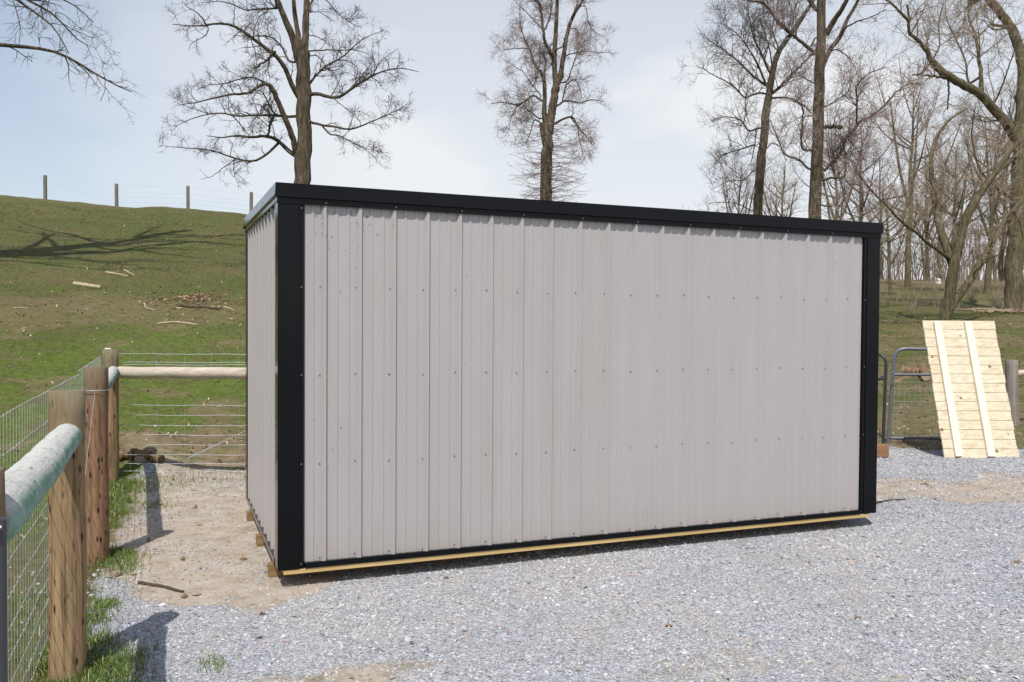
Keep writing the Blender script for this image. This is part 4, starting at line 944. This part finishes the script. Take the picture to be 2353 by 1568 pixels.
lv = [dict(m=14, L0=0.3, L1=1.05, spread=0.85, up=0.12, K=7, rmin=0.008, rmax=0.017, wig=0.22), dict(m=5, L0=0.2, L1=0.6, up=0.06, K=5, rmin=0.006, rmax=0.010), dict(m=5, L0=0.2, L1=0.6, up=0.02, K=4, rmin=0.0045, rmax=0.006)]
tree('bare_tree', basepoint(tr[0]), tr, li, lv, 'tall narrow bare tree behind the middle of the shed, standing alone against the sky', M_bark, M_twigp, twigs_on_trunk=[EP, ES])

# tree 3 and 4, close pair behind the shed's right part
T = tracer(1700, 0, 2.613, 34.0)
tr = [with_base(T([(505, 1440), (520, 1200), (535, 1000), (555, 800), (578, 640)], 68, 50, 0, 0)), T([(578, 650), (590, 560), (610, 440), (640, 340), (690, 270), (735, 215), (800, 110), (860, 30), (920, -100), (960, -300)], 44, 12, 0, 0.5)]
li = [T([(568, 565), (480, 500), (400, 420), (320, 350), (250, 300), (150, 240)], 18, 4), T([(562, 560), (520, 440), (450, 320), (380, 220), (260, 150)], 16, 4), T([(585, 480), (540, 370), (480, 250), (450, 100), (440, 0)], 16, 4), T([(605, 460), (590, 340), (560, 230), (520, 120)], 10, 4),
      T([(735, 215), (650, 150), (580, 50), (500, 5), (400, -10)], 18, 5), T([(650, 330), (600, 200), (620, 90), (600, -40)], 12, 4), T([(740, 200), (740, 90), (780, -20), (760, -140)], 14, 4), T([(555, 605), (480, 615), (425, 650), (350, 560), (200, 480), (130, 440)], 14, 4), T([(425, 645), (430, 740), (460, 820)], 7, 4),
      T([(612, 640), (720, 640), (800, 680), (860, 740)], 16, 5), T([(520, 835), (450, 865), (400, 780), (300, 760), (200, 790)], 14, 4), T([(500, 860), (480, 1000), (460, 1080)], 9, 4), T([(610, 605), (700, 520), (780, 440), (870, 350)], 18, 9), T([(600, 620), (680, 560), (760, 470)], 12, 6),
      T([(480, 950), (380, 980), (280, 1010), (220, 1080)], 12, 4), T([(495, 1100), (420, 1180), (330, 1180), (200, 1240)], 9, 3), T([(860, 30), (780, -60), (700, -140)], 12, 4), T([(920, -90), (1020, -160), (1080, -280)], 12, 4), T([(470, 1380), (380, 1330), (220, 1320), (180, 1340)], 8, 3), T([(545, 1000), (600, 930), (660, 960), (690, 1050)], 9, 3), T([(640, 330), (560, 260), (470, 230)], 9, 4)]
lv3 = [dict(m=13, L0=0.5, L1=1.7, spread=0.8, up=0.22, K=7, rmin=0.009, rmax=0.022, wig=0.2), dict(m=6, L0=0.4, L1=1.2, up=0.15, K=5, rmin=0.006, rmax=0.010), dict(m=4, L0=0.2, L1=0.6, up=0.12, K=4, rmin=0.0045, rmax=0.006)]
tree('bare_tree', basepoint(tr[0]), tr, li, lv3, 'slender leaning bare tree with fan of fine branches, left of the thick trunk', M_bark, M_twig)
T = tracer(1700, 0, 2.613, 31.0)
tr = [with_base(T([(880, 1460), (885, 1200), (895, 1000), (903, 800), (908, 600), (918, 330), (928, 100), (925, -150), (940, -500)], 96, 44, 0, 0)),
      T([(930, 440), (955, 370), (1000, 300), (1050, 240), (1090, 130), (1170, 0), (1230, -160)], 36, 14), T([(955, 230), (1010, 130), (1060, 60), (1120, -60), (1150, -250)], 40, 14)]
li = [T([(1075, 185), (1160, 140), (1250, 115), (1350, 62)], 14, 5), T([(885, 350), (820, 300), (740, 230), (650, 170), (600, 80), (545, 10), (440, 5)], 26, 8), T([(895, 70), (860, 20), (840, -80), (760, -180)], 34, 8), T([(835, 990), (790, 970), (798, 820), (810, 700), (740, 650)], 18, 6), T([(840, 1110), (780, 1040), (680, 1020), (640, 900), (580, 770)], 16, 5),
      T([(940, 832), (1000, 828), (1060, 832)], 26, 20), T([(925, 1175), (1000, 1160), (1078, 1165), (1082, 1000), (1060, 930)], 20, 8), T([(930, 1120), (1060, 1000), (1090, 880), (1150, 885)], 20, 18), T([(1140, 860), (1145, 810), (1240, 770), (1340, 690), (1420, 590), (1500, 540), (1570, 550)], 22, 6),
      T([(1155, 790), (1158, 650), (1150, 560), (1230, 480), (1350, 440)], 14, 5), T([(1030, 320), (1110, 380), (1160, 480)], 9, 4), T([(860, 540), (780, 490), (700, 520)], 10, 4), T([(950, 700), (1020, 660), (1100, 600), (1130, 520)], 10, 4), T([(1090, 900), (1160, 980), (1210, 1050)], 10, 4),
      T([(890, 240), (840, 330), (790, 380)], 12, 4), T([(945, 1350), (1040, 1340), (1100, 1400), (1200, 1430)], 14, 5), T([(860, 760), (810, 760), (760, 850)], 9, 4), T([(925, -150), (820, -260), (740, -400)], 24, 6), T([(935, -280), (1040, -400), (1100, -540)], 22, 6), T([(1150, -240), (1260, -330), (1350, -360)], 14, 5), T([(1000, 1000), (1040, 960), (1120, 1050)], 8, 4)]
tree('bare_tree', basepoint(tr[0]), tr, li, lv3, 'thick straight bare trunk with broken limbs, rising behind the shed right end', M_bark, M_twigp)

# tree 5: the big old tree at the right edge
T = tracer(1700, 0, 2.613, 40.0, 1.5)
tb5 = on_ground(2332, 716, 30, 60); D5 = float((tb5-CAMP)@FW)
T = tracer(1700, 0, 2.613, D5, 1.5)
tr = [with_base(T([(2180, 2030), (2185, 1800), (2200, 1500), (2215, 1250), (2225, 1000), (2240, 800), (2230, 620)], 110, 78, 0, 0)), T([(2225, 950), (2130, 800), (2040, 700), (1960, 610), (1880, 570), (1750, 500), (1650, 410)], 64, 44, 0, -2), T([(2240, 700), (2250, 450), (2200, 250), (2110, 100), (2000, -20), (1900, -200)], 80, 40, 0, 2),
      T([(2240, 640), (2330, 400), (2400, 100), (2420, -200)], 60, 20, 0, 1)]
li = [T([(1650, 410), (1610, 320), (1550, 260), (1490, 210), (1500, 110), (1480, 30)], 34, 10, -2, -3), T([(1500, 140), (1420, 60), (1350, 0), (1280, -40)], 22, 6, -3, -4), T([(1750, 515), (1650, 500), (1580, 488), (1520, 490)], 18, 10, -1.5, -2), T([(1580, 488), (1610, 440), (1640, 410)], 12, 10, -1.8, -2), T([(1750, 510), (1760, 600), (1745, 720)], 14, 8, -1.5, -1),
      T([(1980, 620), (1960, 450), (1940, 250), (1880, 100), (1890, -50)], 30, 8, -1, 1), T([(1940, 250), (2030, 160), (2100, 60)], 12, 5), T([(2040, 690), (2110, 560), (2160, 400), (2200, 300)], 16, 6), T([(1880, 570), (1870, 400), (1800, 250), (1730, 100), (1740, 0)], 16, 5), T([(2100, 780), (1990, 800), (1900, 760)], 14, 5),
      T([(2150, 180), (2050, 200), (1980, 130)], 18, 5), T([(2000, -20), (1900, 10), (1800, -40)], 18, 5), T([(2210, 1000), (2130, 1080), (2000, 1190), (1930, 1040), (1900, 850), (1930, 700)], 30, 7, 0, -2), T([(2215, 1350), (2100, 1250), (2030, 1190)], 34, 20, 0, -1), T([(2220, 1100), (2120, 1000), (2050, 950), (1960, 960)], 18, 5), T([(2400, 0), (2300, -100), (2200, -220)], 18, 5),
      T([(2185, 1700), (2090, 1560), (2050, 1400), (2060, 1300)], 18, 6), T([(2190, 1620), (2280, 1500), (2340, 1300)], 20, 8), T([(1640, 410), (1700, 300), (1690, 160), (1720, 20)], 14, 5, -2, -1)]
lv5 = [dict(m=9, L0=0.9, L1=3.2, spread=0.85, up=0.15, K=7, rmin=0.012, rmax=0.035, wig=0.22), dict(m=7, L0=0.5, L1=1.6, up=0.08, K=5, rmin=0.008, rmax=0.014), dict(m=5, L0=0.25, L1=0.8, up=0.05, K=4, rmin=0.006, rmax=0.009)]
tree('old_tree', basepoint(tr[0]), tr, li, lv5, 'huge old bare tree at the right edge with heavy olive limbs reaching left', M_barkg, M_twigt)
# roots and pale flood debris at its foot
M_drift = bark_mat('driftwood', (0.20, 0.14, 0.09), (0.34, 0.25, 0.17), (0.48, 0.38, 0.27), 3)
rt = basepoint(tr[0]); mb = MB()
for i in range(34):
    a = rng.uniform(0, 2*PI); L_ = rng.uniform(0.4, 1.8); cx_ = rt[0]+rng.normal(0, 1.5); cy_ = rt[1]-0.6+rng.normal(0, 0.8); pts = []
    for t in np.linspace(-.5, .5, 6):
        px_, py_ = cx_+math.cos(a)*L_*t+rng.normal(0, .03), cy_+math.sin(a)*L_*t+rng.normal(0, .03); pts.append((px_, py_, H1(px_, py_)+0.06+0.1*rng.random()))
    mb.tube(pts, np.linspace(rng.uniform(.03, .09), .02, 6), 6)
rs_ = mb.build('driftwood_pile', M_drift); origin_to(rs_, rt); tag(rs_, 'pale exposed roots and driftwood around the foot of the huge old tree', 'driftwood')

# tree 6: leaning three-stemmed tree behind the leaning panel
t6 = on_ground(2163, 747, 25, 60); D6 = float((t6-CAMP)@FW)
T = tracer(2100, 500, 3.92, D6, 1.2)
tr = [with_base(T([(1000, 1260), (1030, 1130), (1085, 980), (1085, 850), (1100, 700), (1160, 480), (1210, 250), (1290, 70), (1420, -120), (1560, -330), (1750, -560)], 118, 30, 0, -1)), T([(1060, 1100), (1140, 960), (1250, 830), (1330, 700), (1410, 560), (1500, 400), (1600, 220), (1740, 60), (1900, -120)], 84, 40, 0, 1), T([(1110, 650), (1060, 520), (990, 330), (940, 150), (935, 0), (900, -200), (890, -420), (950, -640), (1080, -800), (1250, -900)], 76, 16, 0, 2)]
li = [T([(1105, 600), (1020, 540), (950, 490), (880, 440), (820, 400), (760, 310), (640, 260), (520, 130), (400, 0), (250, -160), (150, -300)], 40, 8, 0, -3), T([(640, 250), (620, 170), (655, 60), (640, -40)], 14, 6, -1.5, -1), T([(905, 110), (800, 70), (690, 40)], 12, 5), T([(1230, 200), (1300, 200), (1420, 180)], 12, 5), T([(935, 0), (1000, -150), (1120, -260)], 16, 5), T([(900, -150), (820, -260), (700, -330)], 14, 5), T([(890, -400), (840, -560), (850, -720), (830, -860)], 16, 5),
      T([(1420, -120), (1330, -300), (1250, -480), (1270, -700)], 20, 6), T([(1350, -20), (1460, -60), (1600, -40)], 14, 5), T([(1560, -330), (1680, -420), (1800, -420)], 16, 5), T([(1500, 400), (1400, 330), (1340, 300)], 14, 5), T([(1330, 700), (1450, 590), (1560, 530), (1640, 500)], 16, 6), T([(1700, 100), (1760, 220), (1800, 380)], 14, 6), T([(400, 0), (300, 100), (200, 170), (60, 190)], 14, 5), T([(250, -160), (100, -150), (0, -60)], 10, 4), T([(940, 150), (860, 230), (820, 330)], 12, 5), T([(1180, 400), (1260, 330), (1330, 330)], 12, 5)]
lv6 = [dict(m=8, L0=0.7, L1=2.6, spread=0.85, up=0.18, K=7, rmin=0.010, rmax=0.028, wig=0.22), dict(m=6, L0=0.4, L1=1.4, up=0.1, K=5, rmin=0.007, rmax=0.012), dict(m=4, L0=0.25, L1=0.7, up=0.06, K=4, rmin=0.006, rmax=0.008)]
tree('leaning_tree', basepoint(tr[0]), tr, li, lv6, 'leaning bare tree forking low into several stems behind the plank panel', M_barkg, M_twigt)

# off-frame tree at the left whose lowest branches hang into the top left corner and whose shadow lies on the hill
bx7, by7 = -7.3, 17.6; bz7 = H1(bx7, by7)
def seg(*p): return np.array(p, float)
T = tracer(0, 0, 5.226, 19.5, 0.6)
tr = [(seg((bx7, by7, bz7-.3), (bx7+.05, by7, bz7+3), (bx7, by7+.1, bz7+7), (bx7+.3, by7, bz7+11), (bx7+.2, by7+.2, bz7+15), (bx7+.6, by7+.1, bz7+19), (bx7+.5, by7+.3, bz7+24)), 0.52, 0.16),
      (seg((bx7, by7, bz7+5), (bx7+1.5, by7+.8, bz7+8), (bx7+3.2, by7+1.5, bz7+11), (bx7+4.0, by7+1.8, bz7+14)), 0.28, 0.12), (seg((bx7, by7, bz7+6.5), (bx7-1.6, by7+.2, bz7+9), (bx7-2.8, by7+.6, bz7+13)), 0.28, 0.12)]
li = []
s1 = T([(0, 590), (230, 610), (530, 620), (730, 670), (900, 740), (1050, 840), (1200, 950), (1380, 1040), (1560, 1150), (1720, 1200)], 30, 8, 0, 0.8)
li.append((np.concatenate([seg((bx7, by7, bz7+4.6), (bx7+0.9, by7, bz7+5.3)), s1[0]]), 0.09, 0.012))
s2 = T([(250, -20), (340, 90), (430, 180), (560, 210), (670, 300), (750, 410), (830, 560), (900, 700)], 20, 7, 0.6, 0.2)
li.append((np.concatenate([seg((bx7+0.5, by7, bz7+6.0), (bx7+1.3, by7, bz7+7.6)), s2[0]]), 0.07, 0.011))
s3 = T([(270, -30), (450, 60), (600, 110), (720, 150), (780, 260), (860, 390), (980, 510), (1150, 600)], 24, 8, 0.9, 1.3)
li.append((np.concatenate([seg((bx7+0.9, by7, bz7+6.6), (bx7+1.5, by7, bz7+8.0)), s3[0]]), 0.07, 0.011))
li += [T([(720, 150), (850, 200), (950, 280), (1050, 380)], 12, 6, 0.9, 1.3), T([(800, 300), (950, 390), (1080, 440), (1200, 500), (1350, 460)], 12, 6, 1.0, 1.5), (np.concatenate([[at(60, -60, 20.4)], T([(700, -60), (840, 0), (1000, 80), (1100, 180), (1220, 290)], 12, 6, 1, 1.6)[0]]), 0.03, 0.01),
       T([(1370, 1000), (1375, 1180), (1310, 1320)], 10, 8, 0.7, 0.6), T([(150, -30), (220, 150), (260, 300), (265, 450), (245, 600)], 12, 8, 0.1, 0), T([(530, 620), (500, 500), (450, 420)], 8, 5, 0.2, 0.1), T([(1380, 1040), (1330, 900), (1380, 800)], 8, 5, 0.6, 0.8)]
for a, zz, L_, r_ in ((0.9, 8, 4.5, .09), (0.3, 9.5, 4.0, .08), (1.6, 10.5, 4.2, .09), (2.6, 8.5, 4, .08), (3.6, 9, 4, .08), (4.6, 7.5, 4.5, .09), (5.5, 10, 4, .08), (0.6, 12.5, 3.5, .07), (2.0, 13, 3.2, .07), (4.0, 13.5, 3.2, .07), (0.1, 11, 4.4, .08), (1.2, 14, 2.8, .06), (0.0, 16, 5.0, .10), (-0.4, 18, 4.6, .09), (0.5, 17.5, 4.8, .10), (2.4, 17, 4.5, .09), (3.4, 19, 4, .09), (-1.0, 15, 5.0, .10), (0.2, 20.5, 4.0, .08), (1.4, 20, 3.6, .08), (4.4, 21, 3.4, .07), (-0.6, 22, 3.0, .07)):
    c, s_ = math.cos(a), math.sin(a)
    li.append((seg((bx7, by7, bz7+zz-1.0), (bx7+c*L_*.35, by7+s_*L_*.35, bz7+zz), (bx7+c*L_*.7, by7+s_*L_*.7, bz7+zz+.5), (bx7+c*L_, by7+s_*L_, bz7+zz+1.4)), r_*1.5, 0.03))
lv7 = [dict(m=9, L0=0.4, L1=1.5, spread=0.8, up=-0.02, K=7, rmin=0.007, rmax=0.020, wig=0.22, t0=0.25), dict(m=4, L0=0.25, L1=0.8, up=0.05, K=5, rmin=0.005, rmax=0.009), dict(m=3, L0=0.12, L1=0.35, up=0.08, K=4, rmin=0.0035, rmax=0.005)]
tree('bare_tree', (bx7, by7, bz7), tr, li, lv7, 'bare tree off to the left, only its drooping branches show in the top left corner', M_bark, M_twig)

# background trees: three prototypes copied
def generic(seed, Ht, lean, twig_m, bark_m, m1=8):
    global rng
    keep = rng; rng = np.random.default_rng(seed); rs = random.Random(seed)
    P = [(0, 0, -0.4)]
    for i in range(1, 8): t = i/7; P.append((lean*t*Ht+rs.uniform(-.15, .15), rs.uniform(-.2, .2), Ht*t))
    r0 = Ht*0.0155; tr = [(seg(*P), r0, 0.03)]; li = []
    for i in range(13):
        t = rs.uniform(0.28, 0.95); a = rs.uniform(0, 2*PI); L_ = Ht*rs.uniform(0.18, 0.36)*(1.15-0.6*t); b = np.array([lean*t*Ht, 0, Ht*t]); rise = rs.uniform(0.8, 1.7)
        c, s_ = math.cos(a), math.sin(a); li.append((np.array([b, b+np.array([c*.35, s_*.35, .15*rise])*L_, b+np.array([c*.7, s_*.7, .42*rise])*L_, b+np.array([c*.95, s_*.95, .85*rise])*L_]), r0*(1-t)*0.55+0.03, 0.015))
    for i in range(3):
        t = rs.uniform(0.2, 0.45); a = rs.uniform(0, 2*PI); b = np.array([lean*t*Ht, 0, Ht*t]); c, s_ = math.cos(a), math.sin(a); sp2 = Ht*rs.uniform(.12, .22)
        li.append((np.array([b, b+np.array([c*sp2*.5, s_*sp2*.5, Ht*.16]), b+np.array([c*sp2*.8, s_*sp2*.8, Ht*.36]), b+np.array([c*sp2*1.1, s_*sp2*1.1, Ht*.55])]), r0*0.6, 0.03))
    root = empty('far_tree', (0, 0, 0)); K = 16
    mb = MB(); Q = resample(tr[0][0], 18); mb.tube(Q, np.linspace(r0*1.1, 0.03, 18), 8, cap=False)
    for (p, a, b) in li: mb.tube(resample(p, 10), np.linspace(a, b, 10), 5, cap=False)
    mb.build('trunk', bark_m, root)
    cur = (np.stack([resample(p, K) for (p, _, _) in li]+[resample(tr[0][0][4:], K)]), np.stack([np.linspace(a, b, K) for (_, a, b) in li]+[np.linspace(.08, .02, K)]))
    Vs, Fs, o_ = [], [], 0
    for kw in (dict(m=m1, L0=0.8, L1=2.8, spread=0.8, up=0.25, K=6, rmin=0.014, rmax=0.03), dict(m=4, L0=0.5, L1=1.5, up=0.12, K=4, rmin=0.009, rmax=0.014), dict(m=3, L0=0.3, L1=0.9, up=0.08, K=3, rmin=0.007, rmax=0.009)):
        cur = spawn(*cur, **kw); V, F = tubes_np(*cur, 3); Vs.append(V); Fs.append(F+o_); o_ += len(V)
    np_mesh('crown', np.concatenate(Vs), np.concatenate(Fs), twig_m, root)
    rng = keep; return root
protos = [generic(1, 13, 0.03, M_twigp, M_bark), generic(2, 11, -0.05, M_twigt, M_barkg), generic(3, 14.5, 0.06, M_twigp, M_barkg, 8)]
used = [False]*3
def copy_tree(o, parent=None):
    c = o.copy(); COL.objects.link(c); c.parent = parent
    for ch_ in list(o.children): copy_tree(ch_, c)
    return c
def place(i, u, d, s, rz_, label):
    p = at(u, 700, d); z = H1(p[0], p[1])
    o = protos[i] if not used[i] else copy_tree(protos[i]); used[i] = True
    o.location = (p[0], p[1], z-0.1); o.rotation_euler = (0, 0, rz_); o.scale = (s, s, s); tag(o, label, 'tree', 'bare trees in the background at the right'); return o
far = [(1690, 62, 0.72, 'low pinkish bare tree farthest left in the background grove'), (1790, 66, 0.85, 'pinkish bare tree showing between the slender tree and the thick trunk'), (1930, 60, 0.80, 'bare background tree just right of the thick trunk above the roof'),
       (1975, 74, 1.05, 'far bare tree over the right end of the shed roof'), (2045, 56, 0.62, 'low bare tree beside the shed right edge'), (2085, 68, 1.1, 'tall bare tree in the gap between shed and leaning tree'),
       (2130, 82, 1.0, 'far bare tree directly above the tiny white hut'), (2185, 60, 0.95, 'bare tree crown behind the leaning tree stems'), (2268, 58, 0.9, 'tan bare tree between the leaning tree and the old tree'),
       (2300, 84, 1.15, 'far bare tree behind the old tree limbs'), (2400, 60, 1.2, 'bare tree at the far right edge beyond the old tree'), (2440, 74, 1.2, 'outermost bare tree past the right edge'),
       (2020, 90, 1.0, 'distant bare tree over the corner of the shed roof'), (2160, 98, 1.2, 'most distant tall tree behind the hut')]
for j, (u, d, s, lb) in enumerate(far): place(j % 3, u, d, s, j*1.37, lb)

# far-off wood: a mass of upright stems and brush at the end of the meadow
n = 600; a = np.radians(rng.uniform(33, 62, n)); r = rng.uniform(92, 128, n); x = CAMP[0]+r*np.sin(a); y = CAMP[1]+r*np.cos(a); z = height(x, y)
Ht = rng.uniform(2.5, 8.0, n); K = 5; off2 = np.cumsum(rng.normal(0, 0.16, (n, K, 2)), 1)
P = np.stack([np.stack([x+off2[:, i, 0], y+off2[:, i, 1], z-.3+Ht*i/(K-1)], -1) for i in range(K)], 1); R_ = (rng.uniform(0.035, 0.12, n)[:, None])*np.linspace(1, .3, K)[None]
V, F = tubes_np(P, R_, 4); Q1, R1 = spawn(P, R_, 9, 0.8, 2.8, 0.9, 0.4, 0.2, 5, rmin=.014, rmax=.025); V1_, F1_ = tubes_np(Q1, R1, 3); Q2, R2 = spawn(Q1, R1, 3, .4, 1.3, .9, .3, .2, 3, rmin=.012, rmax=.016); V2_, F2_ = tubes_np(Q2, R2, 3)
fw_ = np_mesh('distant_wood', np.concatenate([V, V1_, V2_]), np.concatenate([F, F1_+len(V), F2_+len(V)+len(V1_)]), isl_mat('wood_stems', [(0, (0.11, 0.085, 0.065)), (0.5, (0.19, 0.15, 0.12)), (1, (0.28, 0.22, 0.17))], 0.9, 0.05))
tag(fw_, 'brown mass of bare woodland at the far end of the meadow', 'woodland', kind='stuff')
# low scrub and briars on the meadow
n = 260; a = np.radians(rng.uniform(40, 58, n)); r = rng.uniform(45, 92, n); x = CAMP[0]+r*np.sin(a); y = CAMP[1]+r*np.cos(a); z = height(x, y)
B = np.stack([x, y, z-.05], -1); P = np.stack([B, B+[0, 0, .1], B+[0, 0, .3]], 1); R_ = np.full((n, 3), .012); Q1, R1 = spawn(P, R_, 14, .4, 1.3, 1.2, .5, 0, 5, rmin=.006, rmax=.011, tpow=1)
V, F = tubes_np(Q1, R1, 3); sc_ = np_mesh('meadow_scrub', V, F, M_twigt); tag(sc_, 'low tan briars and weeds dotted over the far meadow', 'scrub', kind='stuff')
# thin curved sapling left of the panel
T = tracer(2100, 500, 3.92, D6-14)
sp_b = at(2100+0, 800, D6-14)
li = [T([(800, 1230), (740, 1150), (660, 1080), (655, 1040), (690, 1000)], 9, 4, 0, 0.1), T([(660, 1090), (600, 1070), (540, 1050)], 5, 2, 0, .1)]
mb = MB()
for (P_, a_, b_) in li: mb.tube(resample(P_, 12), np.linspace(a_, b_, 12), 5)
so = mb.build('sapling', M_dstick); origin_to(so, li[0][0][0]); tag(so, 'thin dark curved sapling rising left of the plank panel top', 'sapling')
